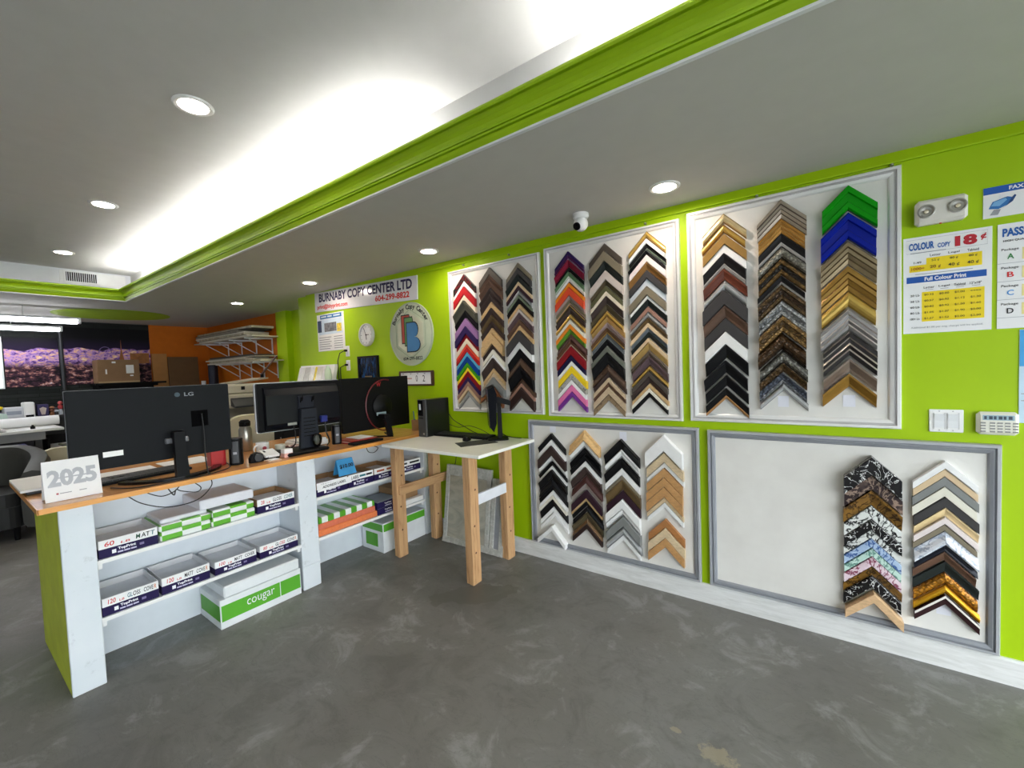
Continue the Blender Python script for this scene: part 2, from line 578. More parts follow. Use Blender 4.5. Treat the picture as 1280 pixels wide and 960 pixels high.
# ---- air vent in the tray's back wall
v = thing('air_vent', 'white louvred air vent in the ceiling tray wall', 'vent', (TX - .078, -1.63, 2.62))
vx = TX - .078
obj('plate', MB().box(vx - .002, vx + .004, -1.80, -1.25, 2.615, 2.765), G['white_bright'], v)
obj('duct_shade', MB().box(vx + .0042, vx + .005, -1.752, -1.498, 2.648, 2.748), G['black'], v)  # thin black sheet stands for the darkness behind the slats
fr = MB().box(vx + .004, vx + .012, -1.77, -1.752, 2.632, 2.764).box(vx + .004, vx + .012, -1.498, -1.48, 2.632, 2.764)
fr.box(vx + .004, vx + .012, -1.752, -1.498, 2.748, 2.764).box(vx + .004, vx + .012, -1.752, -1.498, 2.632, 2.648)
obj('frame', fr, G['white_bright'], v)
for k in range(15):
    yy = -1.745 + k * .0172
    obj('slat', MB().box(vx + .005, vx + .011, yy, yy + .006, 2.648, 2.748), G['white'], v)

# ================================================================== LAMPS
TUBE_GLOW = glow('cove_tube_light', (1.0, .98, .95, 1), TUBE_POWER)
names = ('farthest from the counter sign', 'second from the back', 'third from the back', 'fourth from the back',
         'fifth from the back', 'nearest the front')
for k, (x0, x1) in enumerate(((-6.35, -5.2), (-5.15, -4.0), (-3.95, -2.75), (-2.7, -1.5), (-.75, .45), (.5, 1.7))):
    t_ = thing('cove_tube_lamp', 'hidden white tube lamp behind the lime cornice, ' + names[k], 'lamp', ((x0 + x1) / 2, TY + .04, ZC + .035),
               'tube lamps behind the cornice')
    obj('tube', MB().tube([(x0 + .02, TY + .04, ZC + .085), (x1 - .02, TY + .04, ZC + .085)], .014, 8), TUBE_GLOW, t_)
    obj('batten', MB().box(x0, x1, TY + .02, TY + .06, ZC + .035, ZC + .062), G['white'], t_)

DOWN_GLOW = glow('downlight_lens', (1.0, .86, .74, 1), DOWN_POWER)
def downlight(x, y, z, where):
    d = thing('recessed_downlight', 'round recessed downlight ' + where, 'downlight', (x, y, z), 'recessed downlights')
    obj('trim_ring', MB().lathe([(.058, -.001), (.060, -.007), (.074, -.009), (.082, -.004), (.082, .0)], (x, y, z), 32, caps=False), G['white_bright'], d)
    obj('lens', MB().lathe([(.0, -.0015), (.0575, -.0015), (.0575, -.0005)], (x, y, z), 32), DOWN_GLOW, d)
downlight(-.65, -.33, ZC, 'above the upper right frame board')
downlight(-2.50, -.33, ZC, 'above the leftmost frame board')
downlight(-4.25, -.35, ZC, 'above the shop name banner')
downlight(-6.03, -.33, ZC, 'in the low ceiling farthest back')
downlight(-2.35, -1.94, ZT, 'in the raised ceiling, nearest the camera')
downlight(-4.14, -1.92, ZT, 'in the raised ceiling, middle of three')
downlight(-5.92, -1.88, ZT, 'in the raised ceiling above the air vent')

OFF_GLOW = glow('office_tube_light', (.93, .94, 1.0, 1), OFFICE_POWER)
for x, w in ((-7.65, 'nearer the green ceiling circle'), (-8.87, 'closer to the slate back wall')):
    f = thing('strip_light', 'long white hanging strip light ' + w, 'strip light', (x, -2.7, 2.26), 'strip lights over the work table')
    obj('housing', MB().prism([(x - .05, 2.310), (x - .03, 2.335), (x + .03, 2.335), (x + .05, 2.310)], -3.9, -1.55, 'y'), G['white'], f)
    obj('diffuser', MB().prism([(x - .05, 2.309), (x + .05, 2.309), (x + .04, 2.26), (x - .04, 2.26)], -3.9, -1.55, 'y'), OFF_GLOW, f)
    obj('end_cap', MB().prism([(x - .05, 2.333), (x + .05, 2.333), (x + .04, 2.26), (x - .04, 2.26)], -1.549, -1.52, 'y'), G['white'], f)
    for yy in (-3.4, -2.0):
        obj('hanger', MB().tube([(x, yy, 2.335), (x, yy, ZC)], .004, 6), G['steel'], f)

# ================================================================== FRAME BOARDS ON THE RIGHT WALL
def backing_material():
    t = NT('white_velcro_board')
    f = t.noise(5, 4)
    t.color(t.ramp(f, [(.3, rgb(218, 215, 209)), (.7, rgb(228, 226, 220))]))
    t.bump(t.noise(220, 3), .25, .002)
    return t.set(.85)
M_BACK = backing_material()
BOARDS = [
    ('A', -2.590, -1.656, 1.128, 2.350, .036, 'silver', 'framed white sample board on lime wall, leftmost of the three upper boards'),
    ('B', -1.613, -.652, 1.122, 2.365, .040, 'silver', 'framed white sample board on lime wall, middle of the three upper boards'),
    ('C', -.608, .352, 1.128, 2.382, .048, 'silver', 'silver framed upper sample board holding the bright green corner sample'),
    ('D', -1.804, -.563, .122, 1.085, .043, 'grey', 'grey framed low sample board with four columns of corners'),
    ('E', -.515, .678, .124, 1.077, .043, 'grey', 'grey framed low sample board, its left half empty'),
]
YB = -.014
for key, x0, x1, z0, z1, fw_, kind, lab in BOARDS:
    b = thing('display_board', lab, 'display board', ((x0 + x1) / 2, 0, z0), 'frame sample boards')
    obj('backing_panel', MB().box(x0 + .01, x1 - .01, YB, -.001, z0 + .01, z1 - .01), M_BACK, b)
    # mitred frame rails: outer bead, groove, inner fillet   (distance from the edge, depth)
    prof = [(0, 0), (0, .022), (.10, .030), (.34, .030), (.42, .021), (.50, .021), (.58, .027), (.86, .023), (1.0, .016), (1.0, 0)]
    mseg = [0, 0, 0, 1, 1, 1, 0, 0, 0, 0] if kind == 'silver' else [0, 0, 0, 1, 1, 0, 1, 1, 0, 0]
    mats = [G['silver'], paint('grey_frame_groove', (196, 194, 193), .4, .1)] if kind == 'silver' else [G['greyframe'], G['greyframe2']]
    cor = [(x0, z0), (x1, z0), (x1, z1), (x0, z1)]
    inn = [(1, 1), (-1, 1), (-1, -1), (1, -1)]
    for e in range(4):
        (ax, az), (bx, bz) = cor[e], cor[(e + 1) % 4]
        (ix, iz), (jx, jz) = inn[e], inn[(e + 1) % 4]
        n = len(prof)
        vs = [(ax + ix * d * fw_, -h - .0005, az + iz * d * fw_) for d, h in prof] + \
             [(bx + jx * d * fw_, -h - .0005, bz + jz * d * fw_) for d, h in prof]
        mb = MB()
        for i in range(n - 1):
            mb.add([vs[i], vs[i + 1], vs[n + i + 1], vs[n + i]], [(0, 1, 2, 3)], mseg[i])
        obj('frame_rail', mb, mats, b)

# ---- corner samples: every column is (centre x, half width, [(apex height mm, thickness mm, finish)])
COLUMNS = {
    'A1': (-2.397, 0.122, [
        (2301, 60, 'mottled_black'), (2242, 44, 'white'), (2197, 71, 'red'), (2127, 49, 'cream'),
        (2077, 81, 'olive_grey'), (1996, 67, 'black'), (1929, 67, 'mauve'), (1862, 64, 'navy_purple'),
        (1798, 41, 'dark_red'), (1758, 48, 'cream'), (1710, 27, 'orange_red'), (1683, 41, 'red'),
        (1642, 38, 'sky_blue'), (1604, 51, 'blue'), (1553, 41, 'green'), (1512, 34, 'yellow'),
        (1478, 48, 'dark_red'), (1430, 41, 'navy_purple'), (1388, 38, 'rose_brown'), (1351, 38, 'beige'),
        (1313, 55, 'silver'),
    ]),
    'A2': (-2.117, 0.112, [
        (2312, 61, 'taupe_dark'), (2251, 42, 'brown'), (2210, 64, 'brown'), (2145, 51, 'dark_brown'),
        (2094, 61, 'dark_brown'), (2033, 48, 'tan'), (1984, 58, 'dark_brown'), (1926, 52, 'olive_brown'),
        (1874, 52, 'dark_brown'), (1822, 45, 'tan'), (1777, 84, 'tan'), (1692, 46, 'dark_brown'),
        (1647, 39, 'ivory'), (1608, 30, 'white'), (1578, 85, 'dark_brown'), (1493, 35, 'tan'),
        (1458, 36, 'sand'), (1422, 62, 'grey'),
    ]),
    'A3': (-1.843, 0.115, [
        (2303, 41, 'taupe'), (2262, 51, 'charcoal'), (2211, 55, 'green_black'), (2156, 31, 'beige'),
        (2126, 31, 'plum'), (2095, 40, 'silver'), (2055, 26, 'sage'), (2029, 45, 'black'), (1984, 37, 'tan'),
        (1947, 27, 'pink_grey'), (1920, 55, 'plum_grey'), (1865, 48, 'brown'), (1818, 39, 'tan'),
        (1779, 84, 'charcoal'), (1695, 57, 'white'), (1638, 72, 'black'), (1566, 62, 'dark_brown2'),
        (1504, 97, 'black'), (1408, 37, 'dark_brown2'), (1371, 32, 'rose_brown'), (1339, 81, 'espresso'),
    ]),
    'B1': (-1.405, 0.113, [
        (2307, 29, 'navy_purple'), (2278, 32, 'purple_dark'), (2246, 52, 'crimson'), (2193, 32, 'black'),
        (2162, 47, 'green_sage'), (2114, 33, 'white_black'), (2082, 29, 'orange'), (2052, 59, 'orange_red'),
        (1993, 31, 'rose_grey'), (1963, 35, 'pink_olive'), (1928, 26, 'gold_thin'), (1901, 39, 'dark_brown'),
        (1863, 40, 'gold'), (1822, 31, 'ivory'), (1791, 37, 'orange'), (1754, 35, 'leaf_green'),
        (1719, 46, 'mahogany_dark'), (1673, 42, 'brown_cream'), (1631, 63, 'dark_red'), (1568, 43, 'navy'),
        (1525, 34, 'white'), (1490, 55, 'yellow'), (1436, 43, 'silver_speckle'), (1392, 38, 'white'),
        (1355, 49, 'pink'), (1306, 38, 'purple'),
    ]),
    'B2': (-1.128, 0.115, [
        (2308, 54, 'taupe_dark'), (2254, 68, 'taupe'), (2186, 60, 'green_black'), (2126, 63, 'pink_grey'),
        (2063, 39, 'olive_dark'), (2024, 38, 'olive'), (1987, 32, 'cream'), (1955, 54, 'dark_brown'),
        (1901, 45, 'olive_dark'), (1856, 40, 'gold'), (1816, 41, 'gold_tan'), (1775, 36, 'rose_grey'),
        (1739, 41, 'brown_gold'), (1698, 37, 'slate'), (1661, 44, 'black'), (1617, 44, 'sage_grey'),
        (1573, 81, 'black'), (1492, 52, 'dark_brown2'), (1441, 40, 'dark_brown'), (1400, 33, 'sand'),
        (1367, 30, 'brown'), (1337, 51, 'sand'), (1285, 42, 'speckle_brown'),
    ]),
    'B3': (-0.850, 0.115, [
        (2329, 48, 'gold'), (2281, 31, 'white'), (2250, 43, 'black_sage'), (2207, 28, 'black'),
        (2179, 47, 'pink_white'), (2132, 50, 'golden_brown'), (2081, 53, 'charcoal'),
        (2029, 48, 'pale_blue'), (1981, 58, 'taupe'), (1922, 23, 'white'), (1899, 46, 'green_black'),
        (1853, 34, 'rose_brown'), (1819, 41, 'silver'), (1778, 29, 'olive_brown'), (1749, 31, 'beige'),
        (1718, 28, 'slate_light'), (1690, 37, 'green_black'), (1653, 31, 'beige'), (1622, 49, 'gold_tan'),
        (1573, 41, 'taupe_stripe'), (1532, 56, 'plum_grey'), (1475, 38, 'gold'), (1438, 39, 'taupe_dark'),
        (1399, 40, 'dark_brown'), (1359, 30, 'tan'), (1329, 28, 'ivory'), (1302, 33, 'black'),
    ]),
    'C1': (-0.404, 0.112, [
        (2334, 57, 'champagne'), (2272, 50, 'gold'), (2213, 59, 'flat_gold'), (2154, 50, 'white'),
        (2104, 87, 'black_silver'), (2018, 64, 'mahogany'), (1954, 60, 'silver'), (1894, 87, 'charcoal'),
        (1807, 72, 'brown'), (1735, 79, 'charcoal'), (1656, 75, 'white'), (1581, 79, 'black'),
        (1491, 74, 'black'), (1406, 66, 'black'), (1330, 65, 'black_oak'),
    ]),
    'C2': (-0.127, 0.108, [
        (2337, 99, 'silver_taupe'), (2238, 79, 'gold_stripe'), (2159, 67, 'black_silver'),
        (2092, 69, 'silver_ornate'), (2023, 87, 'gold_ornate'), (1936, 49, 'black_silver'),
        (1887, 86, 'bronze_ornate'), (1801, 82, 'silver_bright'), (1720, 89, 'gold_ornate2'),
        (1631, 95, 'bronze_dark'), (1536, 72, 'silver_bead'), (1465, 50, 'bronze'), (1414, 61, 'blue_grey'),
        (1353, 41, 'silver'),
    ]),
    'C3': (0.154, 0.108, [
        (2332, 120, 'bright_green'), (2198, 128, 'bright_blue'), (2062, 116, 'taupe_gold'),
        (1939, 124, 'antique_gold'), (1815, 80, 'bright_gold'), (1727, 106, 'pewter'),
        (1615, 125, 'black_pewter'), (1477, 67, 'bronze_taupe'), (1402, 69, 'antique_gold2'),
    ]),
    'D1': (-1.596, 0.117, [
        (990, 48, 'black'), (941, 42, 'white'), (899, 73, 'espresso'), (826, 49, 'white_grey'),
        (778, 32, 'black'), (745, 27, 'white'), (719, 70, 'black'), (648, 51, 'black_grey'),
        (598, 42, 'black'), (555, 30, 'white'), (525, 33, 'ivory'), (493, 63, 'black'), (430, 41, 'white'),
        (389, 35, 'white'),
    ]),
    'D2': (-1.321, 0.117, [
        (1029, 73, 'light_oak'), (955, 53, 'white_grey'), (903, 52, 'black'), (851, 46, 'black'),
        (805, 40, 'white'), (765, 62, 'dark_brown'), (703, 56, 'mahogany_dark'), (647, 47, 'pink_silver'),
        (600, 61, 'plum'), (540, 22, 'tan'), (518, 38, 'black'), (480, 41, 'black_grey'),
        (439, 54, 'olive_dark'), (385, 30, 'golden_dark'), (355, 42, 'espresso'),
    ]),
    'D3': (-1.050, 0.120, [
        (985, 72, 'black'), (913, 58, 'white_grey'), (855, 70, 'black'), (785, 49, 'white'),
        (736, 26, 'taupe'), (710, 75, 'olive_brown'), (635, 60, 'plum'), (575, 66, 'white'),
        (509, 51, 'white_grey'), (458, 70, 'grey'), (388, 63, 'silver'), (325, 39, 'white'),
    ]),
    'D4': (-0.770, 0.113, [
        (1031, 103, 'white'), (918, 63, 'pale_oak'), (854, 36, 'white'), (818, 60, 'oak'), (758, 61, 'oak'),
        (697, 68, 'oak'), (629, 35, 'pale_oak'), (594, 34, 'white'), (488, 57, 'oak_dark'),
        (430, 66, 'pale_oak'), (365, 62, 'oak'),
    ]),
    'E1': (0.238, 0.111, [
        (991, 95, 'splatter_black'), (896, 74, 'marble_dark'), (822, 81, 'marble_brown'),
        (741, 69, 'crackle_white'), (671, 54, 'splatter_black'), (617, 44, 'crackle_white'),
        (574, 49, 'marble_blue'), (524, 41, 'marble_mint'), (483, 51, 'marble_pink'),
        (432, 51, 'marble_brown'), (381, 62, 'splatter_black'),
    ]),
    'E2': (0.500, 0.107, [
        (991, 38, 'white'), (953, 38, 'beige'), (916, 46, 'grey'), (870, 48, 'ivory'), (822, 50, 'charcoal'),
        (772, 44, 'cream_gold'), (728, 35, 'pink_white'), (693, 30, 'taupe'), (663, 64, 'silver_marble'),
        (598, 34, 'navy_black'), (564, 46, 'brown'), (518, 53, 'green_black'), (465, 60, 'rope_gold'),
        (405, 45, 'yellow_gold'), (359, 48, 'espresso_cream'),
    ]),
}

# finish: words, main colour, second colour (lip / veins), look, profile
#   look: p satin paint, m metal leaf, w wood grain, o ornate relief, k marbled, s splattered
FIN = {
 'antique_gold': ('antique gold', (176, 136, 64), (120, 86, 36), 'm', 'multi'), 'antique_gold2': ('dull gold', (160, 118, 46), (92, 62, 24), 'm', 'scoop'),
 'beige': ('beige', (216, 190, 152), None, 'p', 'flat'), 'black': ('black', (18, 18, 20), None, 'p', 'scoop'),
 'black_grey': ('black and grey', (22, 22, 24), (96, 96, 98), 'p', 'rev'), 'black_oak': ('black with oak lip', (18, 17, 17), (166, 122, 76), 'p', 'lip'),
 'black_pewter': ('black and pewter', (52, 48, 48), (196, 186, 172), 'm', 'multi'), 'black_sage': ('black and sage', (26, 26, 26), (120, 134, 116), 'p', 'lip'),
 'black_silver': ('black with silver edge', (24, 22, 22), (160, 158, 154), 'p', 'lip'), 'blue': ('royal blue', (8, 62, 138), None, 'p', 'flat'),
 'blue_grey': ('blue grey beaded', (92, 98, 112), (150, 152, 156), 'o', 'lip'), 'bright_blue': ('glossy bright blue', (8, 30, 150), None, 'p', 'step'),
 'bright_gold': ('bright gold', (214, 180, 92), (170, 136, 58), 'm', 'round'), 'bright_green': ('glossy bright green', (14, 148, 14), None, 'p', 'step'),
 'bronze': ('bronze', (112, 84, 50), (70, 50, 30), 'o', 'scoop'), 'bronze_dark': ('dark bronze ornate', (88, 62, 34), (52, 36, 22), 'o', 'round'),
 'bronze_ornate': ('bronze ornate', (120, 94, 60), (74, 54, 34), 'o', 'step'), 'bronze_taupe': ('taupe bronze', (142, 124, 110), (84, 66, 54), 'm', 'scoop'),
 'brown': ('brown', (104, 74, 56), None, 'w', 'scoop'), 'brown_cream': ('brown with cream edge', (96, 64, 44), (222, 206, 180), 'p', 'lip'),
 'brown_gold': ('brown and gold', (92, 64, 40), (176, 138, 66), 'p', 'lip'), 'champagne': ('pale gold', (222, 200, 152), (150, 116, 70), 'm', 'round'),
 'charcoal': ('charcoal', (66, 64, 64), None, 'p', 'flat'), 'crackle_white': ('white with black crackle', (222, 224, 220), (20, 20, 22), 'k', 'flat'),
 'cream': ('cream', (236, 222, 198), None, 'p', 'flat'), 'cream_gold': ('thin cream and gold', (226, 200, 150), (132, 112, 84), 'p', 'scoop'),
 'crimson': ('crimson', (124, 20, 48), (60, 16, 40), 'p', 'scoop'), 'dark_brown': ('dark brown', (62, 46, 42), None, 'w', 'scoop'),
 'dark_brown2': ('walnut brown', (72, 48, 30), None, 'w', 'rev'), 'dark_red': ('dark red', (134, 18, 28), None, 'p', 'flat'),
 'espresso': ('espresso brown', (48, 30, 26), None, 'w', 'flat'), 'espresso_cream': ('espresso with cream edge', (52, 30, 32), (236, 230, 220), 'p', 'lip_out'),
 'flat_gold': ('flat gold', (190, 148, 84), None, 'm', 'flat'), 'gold': ('gold', (210, 172, 88), (130, 92, 40), 'm', 'round'),
 'gold_ornate': ('dark gold ornate', (140, 106, 56), (46, 38, 28), 'o', 'step'), 'gold_ornate2': ('gold ornate', (172, 134, 78), (120, 90, 48), 'o', 'step'),
 'gold_stripe': ('brown and gold striped', (186, 134, 62), (206, 170, 104), 'm', 'multi'), 'gold_tan': ('tan gold', (206, 168, 100), (150, 114, 66), 'm', 'scoop'),
 'gold_thin': ('dark with thin gold edge', (78, 66, 52), (204, 166, 84), 'p', 'lip_out'), 'golden_brown': ('golden brown', (168, 122, 66), None, 'm', 'scoop'),
 'golden_dark': ('golden walnut', (124, 92, 58), None, 'w', 'rev'), 'green': ('green', (64, 150, 22), None, 'p', 'flat'),
 'green_black': ('green black', (36, 42, 40), None, 'p', 'scoop'), 'green_sage': ('dark green and white', (78, 112, 74), (196, 206, 190), 'p', 'lip'),
 'grey': ('mid grey', (128, 130, 128), None, 'p', 'flat'), 'ivory': ('ivory', (226, 222, 206), None, 'p', 'flat'),
 'leaf_green': ('leaf green', (88, 140, 34), (60, 84, 30), 'p', 'scoop'), 'light_oak': ('light oak', (226, 184, 124), None, 'w', 'rev'),
 'mahogany': ('mahogany', (112, 52, 30), None, 'w', 'scoop'), 'mahogany_dark': ('dark mahogany', (74, 36, 30), (96, 60, 50), 'w', 'rev'),
 'marble_blue': ('blue marbled', (172, 194, 220), (60, 92, 150), 'k', 'flat'), 'marble_brown': ('brown marbled', (128, 92, 38), (62, 42, 18), 'k', 'scoop'),
 'marble_dark': ('dark plum marbled', (54, 42, 44), (160, 136, 120), 'k', 'flat'), 'marble_mint': ('mint marbled', (196, 222, 212), (96, 140, 128), 'k', 'flat'),
 'marble_pink': ('pink marbled', (226, 206, 214), (132, 60, 84), 'k', 'flat'), 'mauve': ('mauve', (150, 108, 158), None, 'p', 'flat'),
 'mottled_black': ('mottled black', (44, 46, 44), (110, 24, 34), 'k', 'flat'), 'navy': ('navy', (26, 24, 62), None, 'p', 'flat'),
 'navy_black': ('blue black', (34, 36, 46), (120, 128, 142), 'p', 'rev'), 'navy_purple': ('dark violet', (48, 32, 82), None, 'p', 'flat'),
 'oak': ('oak', (196, 148, 94), None, 'w', 'flat'), 'oak_dark': ('reddish oak', (180, 122, 70), None, 'w', 'flat'),
 'olive': ('olive', (96, 94, 66), None, 'p', 'flat'), 'olive_brown': ('olive brown', (106, 84, 50), None, 'w', 'scoop'),
 'olive_dark': ('dark olive', (82, 72, 52), None, 'p', 'scoop'), 'olive_grey': ('olive grey', (84, 84, 72), (50, 50, 44), 'p', 'scoop'),
 'orange': ('orange', (232, 134, 24), None, 'p', 'flat'), 'orange_red': ('orange red', (220, 72, 36), None, 'p', 'flat'),
 'pale_blue': ('pale blue white', (206, 214, 222), None, 'p', 'flat'), 'pale_oak': ('pale oak', (222, 198, 160), None, 'w', 'flat'),
 'pewter': ('ridged pewter', (160, 156, 154), (220, 212, 204), 'm', 'multi'), 'pink': ('pink', (226, 116, 168), None, 'p', 'flat'),
 'pink_grey': ('pinkish grey', (204, 192, 184), None, 'p', 'flat'), 'pink_olive': ('olive with pink lip', (112, 104, 78), (206, 168, 156), 'p', 'lip'),
 'pink_silver': ('pinkish silver', (206, 194, 188), (150, 142, 140), 'm', 'scoop'), 'pink_white': ('pinkish white', (232, 220, 216), None, 'p', 'flat'),
 'plum': ('dark plum', (50, 30, 40), None, 'p', 'flat'), 'plum_grey': ('plum grey', (96, 78, 82), (60, 50, 54), 'p', 'scoop'),
 'purple': ('purple', (112, 42, 140), None, 'p', 'flat'), 'purple_dark': ('dark purple', (70, 24, 74), (160, 150, 170), 'p', 'lip'),
 'red': ('red', (178, 32, 38), None, 'p', 'flat'), 'rope_gold': ('golden roped', (222, 148, 36), (160, 96, 16), 'o', 'round'),
 'rose_brown': ('rose brown', (158, 120, 104), None, 'p', 'flat'), 'rose_grey': ('rose grey', (160, 138, 134), (110, 92, 90), 'p', 'scoop'),
 'sage': ('sage green', (104, 116, 96), None, 'p', 'flat'), 'sage_grey': ('grey green', (104, 108, 98), None, 'p', 'flat'),
 'sand': ('sand', (206, 182, 150), None, 'w', 'flat'), 'silver': ('silver', (196, 198, 198), (140, 142, 144), 'm', 'round'),
 'silver_bead': ('beaded silver', (150, 148, 138), (88, 86, 80), 'o', 'round'), 'silver_bright': ('bright silver ornate', (206, 208, 206), (150, 152, 152), 'o', 'step'),
 'silver_marble': ('silvery white streaked', (216, 220, 228), (150, 160, 178), 'k', 'rev'), 'silver_ornate': ('silver ornate', (170, 166, 152), (80, 74, 62), 'o', 'round'),
 'silver_speckle': ('silver speckled', (168, 166, 156), (96, 96, 92), 's', 'flat'), 'silver_taupe': ('silvery taupe', (176, 164, 148), (110, 98, 88), 'm', 'multi'),
 'sky_blue': ('sky blue', (84, 172, 206), None, 'p', 'flat'), 'slate': ('slate grey', (96, 102, 106), (150, 156, 160), 'p', 'lip'),
 'slate_light': ('light slate', (148, 158, 166), (96, 104, 112), 'm', 'scoop'), 'speckle_brown': ('speckled brown', (142, 120, 92), (92, 72, 52), 's', 'flat'),
 'splatter_black': ('black with white splatter', (24, 22, 24), (226, 226, 224), 's', 'flat'), 'tan': ('tan', (206, 172, 122), None, 'w', 'flat'),
 'taupe': ('taupe', (128, 118, 98), None, 'p', 'flat'), 'taupe_dark': ('dark taupe', (82, 74, 66), None, 'p', 'flat'),
 'taupe_gold': ('ridged taupe gold', (160, 142, 110), (102, 86, 62), 'm', 'multi'), 'taupe_stripe': ('striped taupe', (150, 134, 118), (92, 82, 72), 'm', 'multi'),
 'white': ('white', (238, 238, 236), None, 'p', 'flat'), 'white_black': ('white and black', (232, 230, 226), (30, 28, 28), 'p', 'lip'),
 'white_grey': ('white and grey', (236, 236, 234), (168, 168, 166), 'p', 'lip'), 'yellow': ('yellow', (240, 206, 24), None, 'p', 'flat'),
 'yellow_gold': ('yellow gold', (222, 164, 30), (170, 116, 14), 'm', 'round'), 'wood_raw': ('raw pale wood', (222, 184, 140), None, 'w', 'flat'),
 'wood_red': ('reddish brown wood', (150, 92, 56), None, 'w', 'flat'),
}
PROFILES = {   # (fraction from the outer to the inner edge, depth fraction, material of the strip that starts here)
 'flat': [(0, .94, 0), (.05, 1, 0), (.95, 1, 0), (1, .94, 0)],
 'scoop': [(0, 1, 0), (.18, .98, 0), (.45, .72, 0), (.75, .52, 0), (1, .46, 0)],
 'rev': [(0, .50, 0), (.30, .58, 0), (.62, .90, 0), (.86, 1, 0), (1, .94, 0)],
 'round': [(0, .45, 1), (.10, .60, 0), (.30, .92, 0), (.50, 1, 0), (.70, .90, 0), (.88, .60, 1), (1, .45, 0)],
 'step': [(0, .86, 0), (.08, 1, 0), (.28, 1, 0), (.32, .74, 1), (.66, .66, 0), (.70, .84, 0), (.92, .80, 0), (1, .60, 0)],
 'multi': [(0, .84, 0), (.07, .98, 0), (.24, 1, 1), (.30, .78, 0), (.48, .74, 1), (.56, .88, 0), (.72, .62, 1), (.80, .70, 0), (1, .54, 0)],
 'lip': [(0, 1, 0), (.10, 1, 0), (.40, .78, 0), (.70, .70, 1), (.76, .78, 1), (1, .58, 0)],
 'lip_out': [(0, 1, 1), (.28, 1, 0), (.34, .84, 0), (1, .74, 0)],
}
def fin_mat(key, which):
    words_, c, c2, look, prof = FIN[key]
    k = ('fin', key, which if look not in 'ks' else 0)
    if k in MATS:
        return MATS[k]
    use = c if (which == 0 or c2 is None) else c2
    t = NT('sample_' + key + ('_lip' if which else ''))
    if look == 'p':
        gloss = .22 if 'glossy' in words_ else .42
        f = t.noise(30, 3)
        b = rgb(*use)
        t.color(t.ramp(f, [(.3, tuple(x * .94 for x in b[:3]) + (1,)), (.7, b)]))
        m = t.set(gloss, 0, .22 if sum(use) < 260 else .5)
    elif look == 'm':
        f = t.noise(26, 4, .6)
        b = rgb(*use)
        t.color(t.ramp(f, [(.3, tuple(x * .82 for x in b[:3]) + (1,)), (.7, b)]))
        m = t.set(.30, .55)
    elif look == 'w':
        f = t.noise(24, 5, .6, t.scaled(1, 1, 2.5), .8)
        b = rgb(*use)
        t.color(t.ramp(f, [(.3, tuple(x * .72 for x in b[:3]) + (1,)), (.65, b)]))
        t.bump(f, .15, .001)
        m = t.set(.48)
    elif look == 'o':
        vo = t.n('ShaderNodeTexVoronoi'); vo.inputs['Scale'].default_value = 85
        t.l(t.obj(), vo.inputs['Vector'])
        d = vo.outputs['Distance']
        t.color(t.ramp(d, [(.15, rgb(*use)), (.62, tuple(x * .35 for x in rgb(*use)[:3]) + (1,))]))
        t.bump(d, .9, .004)
        m = t.set(.34, .5)
    elif look == 'k':
        f = t.noise(9, 5, .58, dist=2.0)
        vein = t.ramp(t.math('ABSOLUTE', t.math('SUBTRACT', f, .5)), [(.012, rgb(*c2)), (.045, rgb(*c))])
        g_ = t.noise(11, 3)
        t.color(t.mix(t.math('MULTIPLY', t.ramp(g_, [(.5, (0, 0, 0, 1)), (.7, (1, 1, 1, 1))]), 0.0 if 'crackle' in key else .45), vein, rgb(*c2)))
        m = t.set(.2)
    else:
        f = t.noise(48, 3, .6, dist=1.2)
        f2 = t.noise(9, 3, .5, dist=2.5)
        a = t.ramp(f, [(.64, rgb(*c)), (.68, rgb(*c2))])
        vein = t.ramp(t.math('ABSOLUTE', t.math('SUBTRACT', f2, .52)), [(.006, (1, 1, 1, 1)), (.014, (0, 0, 0, 1))])
        t.color(t.mix(vein, a, rgb(*c2)))
        m = t.set(.2)
    MATS[k] = m
    return m

ORD = ['topmost', 'second from top', 'third from top', 'fourth from top', 'fifth from top', 'sixth from top', 'seventh from top',
       'eighth from top', 'ninth from top', 'tenth from top', 'eleventh from top', 'twelfth from top', 'thirteenth from top',
       'fourteenth from top', 'fifteenth from top', 'sixteenth from top', 'seventeenth from top', 'eighteenth from top',
       'nineteenth from top', 'twentieth from top', 'twenty-first from top', 'twenty-second from top', 'twenty-third from top',
       'twenty-fourth from top', 'twenty-fifth from top', 'twenty-sixth from top', 'twenty-seventh from top']
COLNAME = {
 'A1': 'left column, upper left board', 'A2': 'middle column, upper left board', 'A3': 'right column, upper left board',
 'B1': 'left column, upper middle board', 'B2': 'middle column, upper middle board', 'B3': 'right column, upper middle board',
 'C1': 'left column, upper right board', 'C2': 'middle column, upper right board', 'C3': 'right column, upper right board',
 'D1': 'first column, lower left board', 'D2': 'second column, lower left board', 'D3': 'third column, lower left board',
 'D4': 'fourth column, lower left board', 'E1': 'left column, lower right board', 'E2': 'right column, lower right board'}

